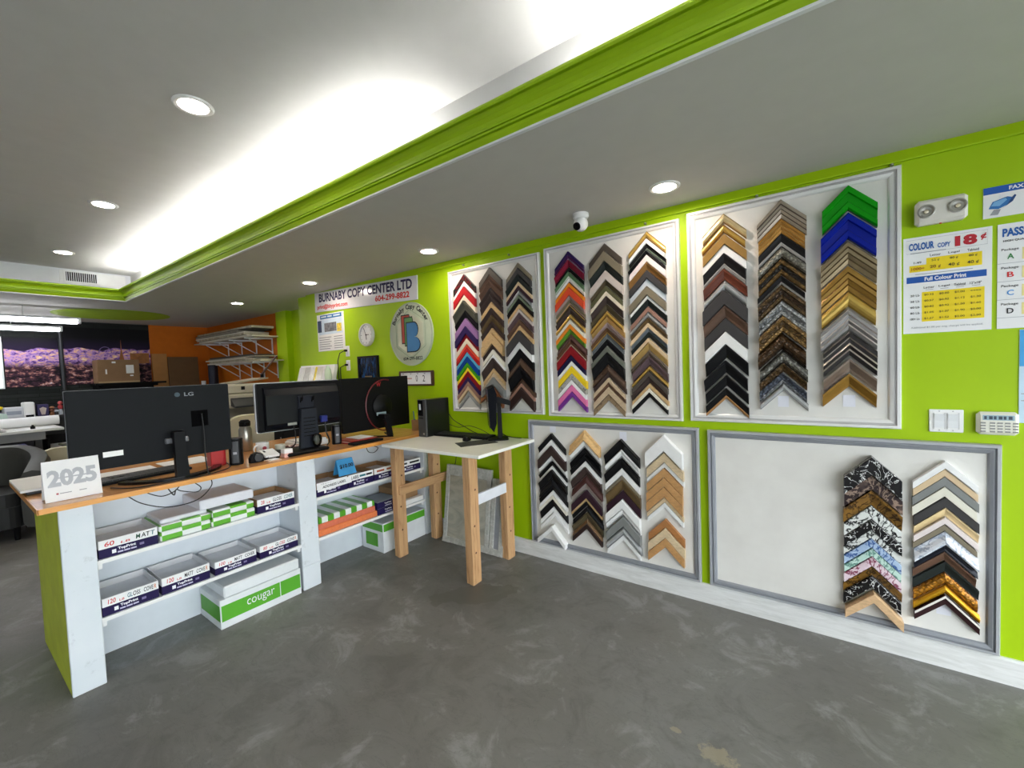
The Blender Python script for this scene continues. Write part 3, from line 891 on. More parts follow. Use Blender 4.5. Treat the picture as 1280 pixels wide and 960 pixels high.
def corner_sample(x, z, W, T, key, label, group, depth=None, tilt=0.0):
    """a mitred 90 degree corner, apex up; the two rails are its parts"""
    words_, c, c2, look, prof = FIN[key]
    D = depth or min(.044, max(.024, T * .5)) * random.uniform(.72, 1.18)
    s_ = thing('frame_corner_sample', label, 'frame sample', (x, YB - .0008, z), group, (0, tilt, 0) if tilt else None)
    P = PROFILES[prof]
    n = len(P)
    for sd in (-1, 1):
        mb = MB()
        T_ = T - (.0046 if T > .034 else .003)
        ring0 = [(0, 0, 0)] + [(0, -d * D, -t * T_) for t, d, m in P] + [(0, 0, -T_)]
        jag = random.uniform(-.004, .004)
        w = W + jag
        ring1 = [(sd * w, y, zz - w) for _, y, zz in ring0]
        N = len(ring0)
        for i in range(N - 1):
            q = [ring0[i], ring0[i + 1], ring1[i + 1], ring1[i]]
            mi = P[i - 1][2] if 1 <= i <= n - 1 and c2 is not None else 0
            mb.add(q, [(0, 1, 2, 3) if sd > 0 else (3, 2, 1, 0)], mi)
        cap = tuple(range(N))
        mb.add(ring1, [cap if sd > 0 else tuple(reversed(cap))], 0)
        mb.add(ring0, [tuple(reversed(cap)) if sd > 0 else cap], 0)
        mats = [fin_mat(key, 0)] + ([fin_mat(key, 1)] if c2 is not None else [])
        obj('rail', mb, mats, s_, local=True)
    return s_

for ck, (xc, W, rows) in COLUMNS.items():
    for i, (z, T, key) in enumerate(rows):
        words_ = FIN[key][0]
        lab = '%s corner frame sample, %s, %s' % (words_, ORD[i], COLNAME[ck])
        corner_sample(xc + random.uniform(-.003, .003), z / 1000.0, W, T / 1000.0, key, lab, 'corner samples on the wall boards')
# loose or slipped samples at the column feet
corner_sample(-2.125, 1.345, .112, .05, 'wood_red', 'slipped reddish brown wood corner sample behind the small monitor', 'corner samples on the wall boards', .03, .16)
corner_sample(-1.600, .291, .118, .042, 'white', 'slipped white corner sample hanging over the lower left board rail', 'corner samples on the wall boards', .05, .05)
corner_sample(.246, .306, .108, .052, 'wood_raw', 'raw pale wood corner sample overhanging the lower right board rail', 'corner samples on the wall boards', .055, .02)

# little paper tags left on the boards
for x, z, lab in ((.155, 1.262, 'small white paper tag under the dull gold corner sample'), (-.127, 1.255, 'small white paper tag under the silver corner column'),
                  (.500, .285, 'small white paper tag under the espresso corner sample'), (-1.043, 1.002, 'small white paper tag above the third low column'),
                  (-1.590, 1.026, 'small white paper tag above the first low column')):
    tag(obj('paper_tag', MB().box(x - .025, x + .025, YB - .0012, YB - .0002, z - .03, z + .03), paint('pale_paper', (232, 232, 240), .8)), lab, 'paper tag', 'paper tags on the boards')

# ================================================================== THINGS ON THE RIGHT WALL
# ---- shop name banner, hung slightly askew
BT = math.radians(-1.95)
BR_, BU_ = Vector((math.cos(BT), 0, math.sin(BT))), Vector((-math.sin(BT), 0, math.cos(BT)))
BAX = (BR_, BU_)
def at(axes, c, u, v):
    return Vector(c) + axes[0] * u + axes[1] * v
bc = Vector((-3.882, -.006, 2.309))
b = thing('shop_banner', 'white shop name banner with navy and red lettering under the ceiling', 'banner', bc)
mb = MB()
vs = []
for d in (.004, -.004):
    for u, v in ((-.88, -.112), (.88, -.112), (.88, .112), (-.88, .112)):
        p = at(BAX, bc, u, v); vs.append((p.x, p.y + d, p.z))
mb.add(vs, [(3, 2, 1, 0), (4, 5, 6, 7), (0, 1, 5, 4), (1, 2, 6, 5), (2, 3, 7, 6), (3, 0, 4, 7)])
obj('panel', mb, paint('glossy_banner_vinyl', (226, 226, 230), .16, var=.02), b)
fc = bc + Vector((0, -.004, 0))
text('lettering', 'BURNABY COPY CENTER LTD', at(BAX, fc, .01, .045), 1.60, .098, BAX, G['navy_ink'], b, .035)
text('lettering', 'print@bbyprint.com', at(BAX, fc, -.53, -.062), .60, .062, BAX, G['red_ink'], b, .035)
text('lettering', '604-299-8822', at(BAX, fc, .51, -.052), .52, .062, BAX, G['red_ink'], b, .035)

# ---- printed service poster below the banner
def sheet(name, label, cat, x0, x1, z0, z1, m=None, th=.003, y=0.0):
    t_ = thing(name, label, cat, ((x0 + x1) / 2, y, z0))
    obj('sheet', MB().box(x0, x1, y - th, y - .0002, z0, z1), m or G['paper'], t_)
    return t_
def patch(parent, x0, x1, z0, z1, m, y, name='print', lift=.0005):
    return obj(name, quad_on(WALL, ((x0 + x1) / 2, y, (z0 + z1) / 2), x1 - x0, z1 - z0, lift), m, parent)
p = sheet('service_poster', 'small printed service poster with a plotter picture under the banner', 'poster', -4.75, -4.21, 1.765, 2.19)
patch(p, -4.68, -4.25, 2.135, 2.180, paint('poster_blue', (40, 110, 170), .6), -.003, 'header')
patch(p, -4.72, -4.24, 1.955, 2.130, paint('poster_pale_blue', (206, 222, 236), .6), -.003, 'picture')
patch(p, -4.60, -4.36, 1.985, 2.085, paint('plotter_grey', (110, 112, 118), .6, var=.5, scale=30), -.003, 'picture', .001)
patch(p, -4.74, -4.66, 1.985, 2.120, paint('figure_dark', (46, 64, 96), .6), -.003, 'picture', .001)
patch(p, -4.35, -4.26, 1.975, 2.065, paint('figure_yellow', (222, 200, 70), .6, var=.3, scale=40), -.003, 'picture', .001)
for a_, b_ in ((-4.66, -4.55), (-4.53, -4.44), (-4.41, -4.28)):
    patch(p, a_, b_, 2.150, 2.168, paint('pale_header_ink', (196, 214, 228), .6), -.003, 'header_print', .001)
for k in range(6):
    patch(p, -4.72, -4.50 + .03 * (k % 2), 1.788 + k * .026, 1.796 + k * .026, G['grey_ink'], -.003, 'print_line')
    patch(p, -4.42, -4.25, 1.788 + k * .026, 1.796 + k * .026, G['grey_ink'], -.003, 'print_line')

# ---- round wall clock
c = thing('wall_clock', 'round white wall clock between the poster and the logo disc', 'clock', (-3.80, 0, 1.77))
cc = (-3.80, 0, 1.893)
obj('case', MB().lathe([(.118, .001), (.122, .018), (.116, .032), (.104, .034), (.100, .026)], cc, 40, 'y', caps=False), paint('grey_white_plastic', (206, 208, 200), .4), c)
face = obj('dial', MB().lathe([(.101, .020), (.101, .0205), (0, .0205)], cc, 40, 'y'), G['paper'], c)
for k in range(12):
    a = k * PI / 6
    r0, r1 = (.076, .092) if k % 3 == 0 else (.084, .092)
    obj('hour_mark', MB().tube([(-3.80 + r0 * math.sin(a), -.0215, 1.893 + r0 * math.cos(a)), (-3.80 + r1 * math.sin(a), -.0215, 1.893 + r1 * math.cos(a))], .002, 4), G['black_ink'], face)
for L, a, r in ((.078, -.45, .0022), (.048, 1.57, .003), (.05, 3.05, .0036)):
    obj('hand', MB().tube([(-3.80, -.0235, 1.893), (-3.80 + L * math.sin(a), -.0235, 1.893 + L * math.cos(a))], r, 5), G['black_ink'], c)
obj('hub', MB().lathe([(.008, .0215), (.007, .027), (0, .027)], cc, 12, 'y'), G['black_ink'], c)

# ---- round logo disc
LC = Vector((-3.12, 0, 1.85))
LR_ = .302
s_ = thing('logo_disc', 'round pale grey shop logo disc with a blue letter B', 'sign', (LC.x, 0, LC.z - LR_))
obj('disc', MB().lathe([(LR_, .001), (LR_, .012), (LR_ - .004, .015), (0, .015)], LC, 64, 'y'), paint('pale_sage_board', (186, 196, 172), .5), s_)
obj('rim', MB().lathe([(LR_ - .002, .0145), (LR_ - .002, .0175), (LR_ - .012, .0175), (LR_ - .012, .0150)], LC, 64, 'y', caps=False), paint('rim_sage', (170, 182, 158), .45), s_)
hexm = paint('hexagon_line', (112, 140, 108), .5)
hp = [(LC.x + .236 * math.cos(PI / 3 * k + PI / 2), -.0162, LC.z + .236 * math.sin(PI / 3 * k + PI / 2)) for k in range(6)]
obj('hexagon_line', MB().tube(hp, .0022, 4, closed=True), hexm, s_)
hp2 = [(.0, 0)] * 0 + [(LC.x + .205 * math.cos(PI / 3 * k + PI / 2), LC.z + .205 * math.sin(PI / 3 * k + PI / 2)) for k in range(6)]
obj('hexagon_field', MB().prism(hp2, -.0158, -.0150, 'y'), paint('hexagon_field', (204, 206, 182), .5), s_)
def b_shape(cx, cz, w, h, full):
    pts = [(cx - w * .5, cz - h * .5), (cx - w * .5, cz + h * .5)]
    if full:
        for k in range(9):
            a = PI / 2 - PI * k / 8
            pts.append((cx + w * .10 + w * .30 * math.cos(a), cz + h * .25 + h * .25 * math.sin(a)))
        for k in range(9):
            a = PI / 2 - PI * k / 8
            pts.append((cx + w * .10 + w * .42 * math.cos(a), cz - h * .25 + h * .25 * math.sin(a)))
    else:
        pts += [(cx + w * .25, cz + h * .5), (cx + w * .3, cz + h * .36), (cx + w * .3, cz - h * .5)]
    return pts
for nm, cx, cz, w, h, cl, full, y in (('red_block', -.045, .050, .14, .26, (176, 66, 44), False, -.0168), ('green_block', .000, .025, .14, .26, (96, 148, 84), False, -.0196),
                                      ('blue_letter', .045, -.030, .17, .27, (62, 122, 172), True, -.0224)):
    for e, mcol, dy in ((.010, G['black_ink'], 0.0), (0.0, paint('logo_' + nm, cl, .5), -.0012)):
        sp = b_shape(LC.x + cx, LC.z + cz, w + 2 * e, h + 2 * e, full)
        obj(nm if e == 0 else nm + '_outline', MB().prism(sp, y + dy - .0010, y + dy, 'y'), mcol, s_)
arc = 'Burnaby Copy Center'
for k, ch in enumerate(arc):
    if ch == ' ':
        continue
    a = math.radians(152 - 124 * k / (len(arc) - 1))
    r = .262
    ax = (Vector((math.sin(a), 0, -math.cos(a))), Vector((math.cos(a), 0, math.sin(a))))
    text('letter', ch, (LC.x + r * math.cos(a), -.0150, LC.z + r * math.sin(a)), None, .062, ax, G['black_ink'], s_, .035)
text('lettering', '604-299-8822', (LC.x + .02, -.0150, LC.z - .232), .27, .034, WALL, G['black_ink'], s_, .015)

# ---- sockets with plugs and their flexes
for z, w in ((1.742, 'higher on the wall, below the poster'), (1.585, 'lower on the wall, behind the monitors')):
    e = thing('wall_socket', 'white wall socket with a black plug, ' + w, 'socket', (-4.17, 0, z - .058))
    obj('plate', MB().box(-4.206, -4.134, -.006, -.0005, z - .058, z + .058, .003), G['white_bright'], e)
    for dz in (-.026, .026):
        obj('outlet', MB().box(-4.186, -4.154, -.0085, -.006, z + dz - .016, z + dz + .016, .004), G['white'], e)
    obj('plug', MB().box(-4.190, -4.160, -.038, -.0087, z - .006, z + .018, .005), G['black'], e)
    obj('flex', MB().tube([(-4.185, -.034, z + .006), (-4.25, -.05, z - .02), (-4.285 + (.04 if z < 1.65 else 0), -.055, z - .10), (-4.29 + (.05 if z < 1.65 else 0), -.05, z - .35), (-4.28, -.045, 1.0)], .005, 6), G['cord'], e)

# ---- dark framed picture
f = thing('dark_picture', 'small black framed picture with dim blue shapes above the right monitor', 'picture', (-3.80, 0, 1.40))
obj('frame', MB().box(-3.965, -3.945, -.030, -.001, 1.40, 1.672).box(-3.652, -3.632, -.030, -.001, 1.40, 1.672).box(-3.945, -3.652, -.030, -.001, 1.652, 1.672).box(-3.945, -3.652, -.030, -.001, 1.40, 1.42), G['black'], f)
t = NT('dim_blue_print')
fz = t.noise(9, 3, .6, t.scaled(4, 1, 1))
t.color(t.ramp(fz, [(.42, rgb(16, 20, 24)), (.55, rgb(20, 44, 84)), (.66, rgb(30, 80, 130))]))
obj('print', MB().box(-3.945, -3.652, -.018, -.002, 1.42, 1.652), t.set(.2), f)
obj('caption', MB().box(-3.86, -3.74, -.0195, -.018, 1.450, 1.462), paint('bronze_caption', (120, 100, 60), .5), f)

# ---- framed date board
f = thing('date_board', 'brown framed date board reading 0 2 on the lime wall', 'sign', (-3.073, 0, 1.36))
x0, x1, z0, z1 = -3.306, -2.838, 1.355, 1.497
obj('frame', MB().box(x0, x1, -.024, -.001, z1 - .016, z1, .003).box(x0, x1, -.024, -.001, z0, z0 + .016, .003).box(x0, x0 + .018, -.024, -.001, z0 + .016, z1 - .016).box(x1 - .022, x1, -.024, -.001, z0 + .016, z1 - .016), wood('dark_walnut', (72, 42, 28), (44, 26, 18), axis='x'), f)
obj('card', MB().box(x0 + .018, x1 - .022, -.014, -.002, z0 + .016, z1 - .016), G['paper'], f)
text('digit', '0', (-3.062, -.014, 1.425), .026, .060, WALL, G['black_ink'], f, .0)
text('digit', '2', (-2.965, -.014, 1.425), .032, .060, WALL, G['black_ink'], f, .0)
for u in (-3.055, -2.96, -3.15, -3.26):
    obj('ring', MB().tube([(u, -.015, 1.474), (u + .008, -.015, 1.466), (u + .016, -.015, 1.474)], .002, 5), G['black_ink'], f)
obj('smudge', quad_on(WALL, (-3.165, -.014, 1.425), .070, .014), paint('red_pencil', (206, 172, 164), .7), f)

# ---- turret security camera on the soffit
k = thing('security_camera', 'white dome security camera under the ceiling edge', 'camera', (-1.19, -.26, ZC - .11))
obj('mount', MB().lathe([(.050, 0), (.052, -.018), (.044, -.030), (.030, -.034)], (-1.19, -.26, ZC), 28), G['white_bright'], k)
ball = MB()
prof = [(.046 * math.sin(a), .046 * math.cos(a)) for a in [PI * q / 12 for q in range(13)]]
ball.lathe([(max(r, 0.0), h) for r, h in reversed(prof)], (0, 0, 0), 24)
Rm = Matrix.Rotation(math.radians(62), 4, 'X') @ Matrix.Identity(4)
ball.rot(Matrix.Translation((-1.19, -.262, ZC - .064)) @ Rm)
obj('ball', ball, G['white_bright'], k)
dirv = Vector((-.20, -.84, -.45)).normalized()
pc = Vector((-1.19, -.262, ZC - .064))
obj('lens_ring', MB().tube([pc + dirv * .040, pc + dirv * .051], .024, 20), G['black'], k)
obj('lens', MB().tube([pc + dirv * .051, pc + dirv * .054], .012, 16), G['black_gloss'], k)

# ---- emergency light
x0, x1, z0, z1 = .397, .566, 2.080, 2.190
e = thing('emergency_light', 'white twin head emergency light above the colour copy poster', 'emergency light', ((x0 + x1) / 2, 0, z0))
obj('housing', MB().box(x0, x1, -.052, -.001, z0, z1, .012), paint('warm_white_plastic', (222, 218, 208), .4), e)
for cx, cz, g_ in ((x0 + .034, 2.136, .6), (x1 - .034, 2.139, 0.)):
    h = obj('lamp_head', MB().lathe([(.030, .052), (.030, .060), (.026, .062), (.020, .054), (.0, .050)], (cx, 0, cz), 28, 'y'), paint('lamp_grey', (170, 168, 160), .3, .3), e)
    obj('bulb', MB().lathe([(.008, .053), (.008, .060), (0, .062)], (cx, 0, cz - .002), 14, 'y'), paint('bulb_glass', (226, 214, 186), .15), h)
obj('test_button', MB().lathe([(.004, .0), (.004, -.004), (0, -.004)], ((x0 + x1) / 2, -.03, z0), 10), G['red_ink'], e)

# ---- colour copy price poster
p = sheet('price_poster', 'colour copy price poster with blue heading and yellow table', 'poster', .361, .648, 1.586, 2.036)
Y = -.003
text('lettering', 'COLOUR', (.423, Y, 1.992), .086, .034, WALL, G['blue_ink'], p, .04)
text('lettering', 'COPY', (.498, Y, 1.985), .042, .021, WALL, G['blue_ink'], p, .03)
text('lettering', '18', (.568, Y, 1.992), .070, .046, WALL, paint('deep_red_ink', (186, 20, 40), .6), p, .06)
text('lettering', '¢', (.622, Y, 1.997), .018, .030, WALL, paint('deep_red_ink', (186, 20, 40), .6), p, .03)
patch(p, .385, .505, 1.9605, 1.9640, G['grey_ink'], Y, 'print_line')
yl = G['yellow_ink']
patch(p, .440, .618, 1.905, 1.934, yl, Y, 'price_cell'); patch(p, .382, .618, 1.874, 1.905, yl, Y, 'price_cell')
for k, (w_, a_, b_) in enumerate((('Letter', '52 ¢', '20 ¢'), ('Legal', '80 ¢', '40 ¢'), ('Tabloid', '80 ¢', '40 ¢'))):
    u = .470 + k * .060
    text('lettering', w_, (u, Y, 1.945), .036, .011, WALL, G['black_ink'], p, .01)
    text('lettering', a_, (u, Y, 1.920), .026, .012, WALL, G['black_ink'], p, .01, .0016)
    text('lettering', b_, (u, Y, 1.890), .036, .017, WALL, paint('brown_ink', (120, 72, 10), .6) if k == 0 else G['black_ink'], p, .01, .0016)
text('lettering', '1-49', (.410, Y, 1.917), .026, .010, WALL, G['black_ink'], p, .01)
text('lettering', '1000+', (.411, Y, 1.889), .046, .014, WALL, paint('orange_ink', (196, 120, 10), .6), p, .02, .0016)
patch(p, .402, .590, 1.861, 1.8635, G['grey_ink'], Y, 'print_line')
patch(p, .372, .632, 1.823, 1.852, paint('band_blue', (14, 84, 170), .6), Y, 'heading_band')
text('lettering', 'Full Colour Print', (.502, Y, 1.8375), .136, .018, WALL, G['white_ink'], p, .03, .0016)
patch(p, .425, .626, 1.640, 1.778, yl, Y, 'price_cell')
for k, w_ in enumerate(('Letter', 'Legal', 'Tabloid', '12"x18"')):
    text('lettering', w_, (.449 + k * .050, Y, 1.798), .036, .011, WALL, G['black_ink'], p, .01)
    patch(p, .437 + k * .050, .463 + k * .050, 1.7855, 1.7875, G['grey_ink'], Y, 'print_line')
rowt = (('20 Lb', '$0.52', '$0.80', '$1.00', '----'), ('28 Lb', '$0.57', '$0.92', '$1.12', '$1.30'), ('60 Lb', '$0.82', '$0.92', '$1.50', '$1.60'),
        ('80 Lb', '$1.05', '$1.27', '$1.90', '$2.00'), ('100+ Lb', '$1.27', '$1.52', '$2.00', '$2.50'))
for r_, row in enumerate(rowt):
    zz = 1.764 - r_ * .0275
    text('lettering', row[0], (.401, Y, zz), .032, .010, WALL, G['black_ink'], p, .01)
    for k in range(4):
        text('lettering', row[k + 1], (.449 + k * .050, Y, zz), .032, .010 if row[k + 1][0] == '$' else .003, WALL, paint('olive_ink', (92, 74, 0), .6), p, .01, .0016)
text('lettering', 'Additional $1.00 per img. charge will be applied.', (.505, Y, 1.612), .235, .010, WALL, G['grey_ink'], p, .0)
ln = MB().tube([(.372, Y - .0006, 1.962), (.372, Y - .0006, 2.024), (.634, Y - .0006, 2.024), (.634, Y - .0006, 1.962)], .0005, 4, closed=True)
obj('rule', ln, G['grey_ink'], p)

# ---- passport and fax posters, cut by the picture's edge
p = sheet('passport_poster', 'passport photo price poster with packages A to D', 'poster', .664, .952, 1.586, 2.036)
text('lettering', 'PASSPORT', (.745, Y, 1.998), .135, .036, WALL, G['blue_ink'], p, .04)
text('lettering', 'HIGH QUALITY', (.722, Y, 1.962), .085, .010, WALL, G['black_ink'], p, .02)
for k, (ch, m_) in enumerate((('A', paint('leaf_ink', (40, 130, 60), .6)), ('B', G['red_ink']), ('C', paint('sky_ink', (50, 140, 210), .6)), ('D', G['black_ink']))):
    zz = 1.900 - k * .078
    text('lettering', 'Package', (.700, Y, zz + .024), .050, .013, WALL, G['black_ink'], p, .01)
    text('lettering', ch, (.702, Y, zz - .004), .020, .023, WALL, m_, p, .02)
    patch(p, .664, .760, zz - .034, zz - .0325, G['grey_ink'], Y, 'rule')
    patch(p, .735, .935, zz - .022, zz + .028, paint('pale_yellow_print', (236, 222, 150), .7), Y, 'price_cell')
p = sheet('fax_poster', 'fax service sign with blue fax machine drawing', 'poster', .620, .960, 2.070, 2.202)
patch(p, .620, .960, 2.172, 2.202, paint('band_blue', (14, 84, 170), .6), Y, 'heading_band')
text('lettering', 'FAX SERVICE', (.760, Y, 2.187), .130, .016, WALL, G['white_ink'], p, .03, .0016)
fx = paint('fax_blue', (40, 110, 180), .6)
obj('drawing', MB().prism([(.636, 2.110), (.648, 2.138), (.690, 2.152), (.704, 2.146), (.690, 2.116), (.665, 2.104)], -.0042, -.0032, 'y'), fx, p)
obj('drawing', MB().prism([(.690, 2.116), (.704, 2.146), (.712, 2.156), (.716, 2.150), (.706, 2.128), (.672, 2.100)], -.0052, -.0032, 'y'), paint('fax_navy', (16, 64, 120), .6), p)
obj('drawing', MB().prism([(.643, 2.120), (.652, 2.136), (.685, 2.146), (.690, 2.138), (.668, 2.116)], -.0050, -.0042, 'y'), paint('fax_pale', (120, 176, 222), .6), p)
obj('drawing', MB().prism([(.640, 2.082), (.652, 2.104), (.672, 2.102), (.664, 2.080)], -.0042, -.0032, 'y'), G['grey_ink'], p)
obj('drawing', MB().prism([(.664, 2.146), (.668, 2.166), (.694, 2.166), (.690, 2.148)], -.0042, -.0032, 'y'), G['white_ink'], p)
p = sheet('notice_sheet', 'pale blue notice sheet beside the alarm keypad', 'poster', .730, .960, 1.175, 1.578, paint('pale_notice', (196, 220, 236), .7))
patch(p, .731, .955, 1.42, 1.576, paint('notice_sky', (60, 160, 220), .6), Y, 'picture')
patch(p, .736, .90, 1.30, 1.303, G['grey_ink'], Y, 'print_line'); patch(p, .736, .90, 1.27, 1.273, G['grey_ink'], Y, 'print_line')

# ---- light switch and alarm keypad
s_ = thing('light_switch', 'white double rocker light switch on lime wall', 'switch', (.507, 0, 1.121))
obj('plate', MB().box(.450, .564, -.007, -.0005, 1.121, 1.227, .003), G['white_bright'], s_)
for u in (.484, .529):
    r_ = obj('rocker', MB().prism([(-.0072, 1.142), (-.0120, 1.142), (-.0085, 1.174), (-.0125, 1.206), (-.0072, 1.206)], u - .0165, u + .0165, 'x'), G['white'], s_)
    obj('rocker_frame', MB().box(u - .021, u - .0168, -.009, -.0072, 1.136, 1.212).box(u + .0168, u + .021, -.009, -.0072, 1.136, 1.212), paint('switch_shadow_line', (206, 206, 206), .5), s_)
for u in (.484, .529):
    for zz in (1.130, 1.219):
        obj('screw', MB().lathe([(.003, .007), (.003, .0082), (0, .0082)], (u, 0, zz), 10, 'y'), G['steel'], s_)
s_ = thing('alarm_keypad', 'white alarm keypad with small screen beside the switch', 'keypad', (.665, 0, 1.122))
obj('body', MB().box(.600, .728, -.028, -.0005, 1.120, 1.222, .012), paint('keypad_white', (230, 228, 214), .4), s_)
sc_ = obj('screen', MB().box(.618, .712, -.0295, -.028, 1.186, 1.208), paint('lcd_grey_green', (150, 178, 190), .2), s_)
for k in range(6):
    obj('segment', MB().box(.622 + k * .0145, .630 + k * .0145 + .003 * (k % 2), -.0302, -.0295, 1.190, 1.204), paint('lcd_dark', (50, 62, 78), .3), sc_)
for r_ in range(4):
    for k in range(5):
        u = .611 + k * .0225 + (.006 if k > 0 else 0)
        obj('key', MB().box(u, u + .016, -.0305, -.028, 1.170 - r_ * .0125, 1.177 - r_ * .0125, .001), paint('key_grey', (150, 150, 146), .5), s_)

# small screws and hooks left along the wall
for u, z in ((-2.42, 2.385), (-1.94, 2.385), (-.86, 2.385), (-.24, 2.395), (.32, 2.395)):
    tag(obj('picture_hook', MB().lathe([(.008, .0), (.008, .010), (.004, .020), (0, .022)], (u, 0, z), 10, 'y'), G['steel']),
        'small steel picture hook near the ceiling' + {-2.42: ' above the left board', -1.94: ' above the left board right half', -.86: ' between middle and right boards', -.24: ' above the right board', .32: ' above the bright green sample'}[u], 'hook', 'hooks along the wall top')

# ================================================================== SERVICE COUNTER
ZCT = .935
XCF = -2.877
def counter_top_material():
    t = NT('orange_laminate')
    f = t.noise(3, 5, .6, t.scaled(10, 1, 6), .8)
    t.color(t.ramp(f, [(.3, rgb(200, 140, 84)), (.6, rgb(218, 160, 104)), (.8, rgb(228, 174, 120))]))
    return t.set(.14)
def scuffed_white():
    t = NT('scuffed_white_panel')
    f = t.noise(18, 6, .7)
    g_ = t.noise(3, 3)
    scuff = t.math('MULTIPLY', t.ramp(f, [(.60, (0, 0, 0, 1)), (.70, (1, 1, 1, 1))]), .35)
    t.color(t.mix(scuff, t.ramp(g_, [(.3, rgb(214, 222, 228)), (.7, rgb(226, 231, 236))]), rgb(158, 164, 166)))
    return t.set(.5)
M_CW = scuffed_white()
M_SHELF = paint('shelf_white', (216, 222, 228), .45, var=.03)
ct = thing('service_counter', 'long shop counter with orange top and open white shelves', 'counter', (-3.2, -1.25, 0))
top = obj('counter_top', MB().box(-3.87, -2.855, -2.475, -.004, .910, ZCT - .0005), counter_top_material(), ct)
obj('edge_band', MB().box(-2.855, -2.850, -2.478, -.004, .909, ZCT - .001).box(-3.87, -2.850, -2.480, -2.475, .909, ZCT - .001), wood('yellow_edge_band', (232, 164, 82), (210, 140, 62), 3, 'y', .3), top)
obj('end_panel', MB().box(-3.66, -2.897, -2.412, -2.398, 0, .909), paint('green_panel_paint', (206, 218, 66), .5, var=.08), ct)
obj('end_post', MB().box(-2.897, XCF, -2.413, -2.293, 0, .909, .003), M_CW, ct)
obj('end_post_side', MB().box(-3.19, -2.8972, -2.3978, -2.300, 0, .909), M_CW, ct)
dv = obj('divider_post', MB().box(-2.897, XCF, -1.290, -1.163, .165, .909, .003), M_CW, ct)
obj('divider_post', MB().box(-2.897, XCF, -1.290, -1.163, 0, .1635, .003), M_CW, ct)
obj('divider_panel', MB().box(-3.19, -2.8972, -1.280, -1.173, 0, .909), M_CW, ct)
obj('back_panel', MB().box(-3.205, -3.19, -2.398, -.10, 0, .909), M_SHELF, ct)
obj('wall_panel', MB().box(-3.19, XCF, -.145, -.060, 0, .909, .003), M_CW, ct)
for y0, y1 in ((-2.2998, -1.2802), (-1.1728, -.1452)):
    for z in (.598, .306):
        sh = obj('shelf', MB().box(-3.1898, -2.884, y0, y1, z, z + .020), M_SHELF, ct)
        obj('shelf_lip', MB().box(-2.884, -2.879, y0, y1, z + .001, z + .020), G['white_bright'], sh)
        for yy in (y0 + .001, y1 - .026):
            obj('cleat', MB().box(-3.15, -2.90, yy, yy + .025, z - .030, z - .0005), G['white_bright'], sh)

S1, S2 = .6182, .3262
XS = -2.893
def tray_box(y0, y1, zb, label, words, colours, h=.090, depth=.265, kraft=False, tearlabel=None, purple=.52):
    """open shallow paper carton: purple printed lower half, white label strip"""
    inner = G['card'] if kraft else paint('pale_carton', (222, 222, 224), .7)
    t_ = thing('paper_carton', label, 'carton', ((XS - depth / 2), (y0 + y1) / 2, zb), 'open paper cartons on the counter shelves')
    x0, x1 = XS - depth, XS
    w = .004
    obj('base', MB().box(x0 + w, x1 - w, y0 + w, y1 - w, zb + .0003, zb + h * .62), paint('paper_block', (226, 226, 230), .8), t_)
    obj('back_wall', MB().box(x0, x0 + w, y0, y1, zb + .0003, zb + h), inner, t_)
    obj('side_wall', MB().box(x0 + w, x1 - w, y0, y0 + w, zb + .0003, zb + h), [inner], t_)
    obj('side_wall', MB().box(x0 + w, x1 - w, y1 - w, y1, zb + .0003, zb + h), [inner], t_)
    obj('purple_band', MB().box(x0 + .02, x1 + .0008, y0 - .0008, y0 + .0005, zb + .0003, zb + h * purple), G['purple'], t_)
    f_ = obj('front_wall', MB().box(x1 - w, x1, y0, y1, zb + .0003, zb + h * purple), G['purple'], t_)
    s_ = obj('label_strip', MB().box(x1 - w, x1 + .0012, y0 + .001, y1 - .001, zb + h * purple + .0002, zb + h * 1.0), G['paper'], t_)
    cz = zb + h * (.5 + purple / 2)
    total = sum(len(a.strip('+')) for a in words) + sum(1 for a in words[1:] if a[0] != '+')
    y = y0 + .020
    span = (y1 - y0) - .030
    for i_, (a, m_) in enumerate(zip(words, colours)):
        if i_ and a[0] != '+':
            y += span / total
        a = a.strip('+')
        wd = span * len(a) / total
        if a[0] == '-':                        # print too small to read
            obj('print_line', quad_on(FRONT, (XS + .0012, y + wd / 2, cz), wd * .9, h * .16, .0008), m_, s_)
            y += wd
            continue
        small = a == 'LB'
        text('lettering', a, (XS + .0012, y + wd / 2, cz - (.008 if small else 0)), wd * .92, h * (.12 if small else .26), FRONT, m_, s_, .012, skew=.12)
        y += wd
    text('brand_print', 'TopPrint', (XS, (y0 + y1) / 2 - .010, zb + h * purple * .66), .070, .017, FRONT, G['white_ink'], f_, .04)
    for q_, w2 in ((-.030, .022), (-.004, .024), (.022, .022)):
        obj('fine_print', quad_on(FRONT, (XS, (y0 + y1) / 2 - .006 + q_, zb + h * purple * .30), w2, .008, .0008), paint('pale_violet_ink', (190, 186, 212), .6), f_)
    obj('brand_mark', MB().box(XS + .0002, XS + .001, (y0 + y1) / 2 - .068, (y0 + y1) / 2 - .052, zb + h * purple * .30, zb + h * purple * .70), G['white_ink'], f_)
    obj('brand_mark', MB().box(XS + .0002, XS + .0008, (y0 + y1) / 2 + .040, (y0 + y1) / 2 + .058, zb + h * purple * .40, zb + h * purple * .66), paint('faded_ink', (120, 110, 150), .6), f_)
    return t_
R_, K_, B_, O_ = G['red_ink'], G['black_ink'], paint('teal_ink', (20, 110, 120), .6), paint('orange_print', (216, 130, 70), .6)
tray_box(-2.285, -2.052, S1, 'open paper carton labelled 60 LB MATT on the upper shelf', ('60', 'LB', 'M', '+AT', '+T'), (R_, R_, paint('dark_green_ink', (20, 90, 60), .6), K_, B_))
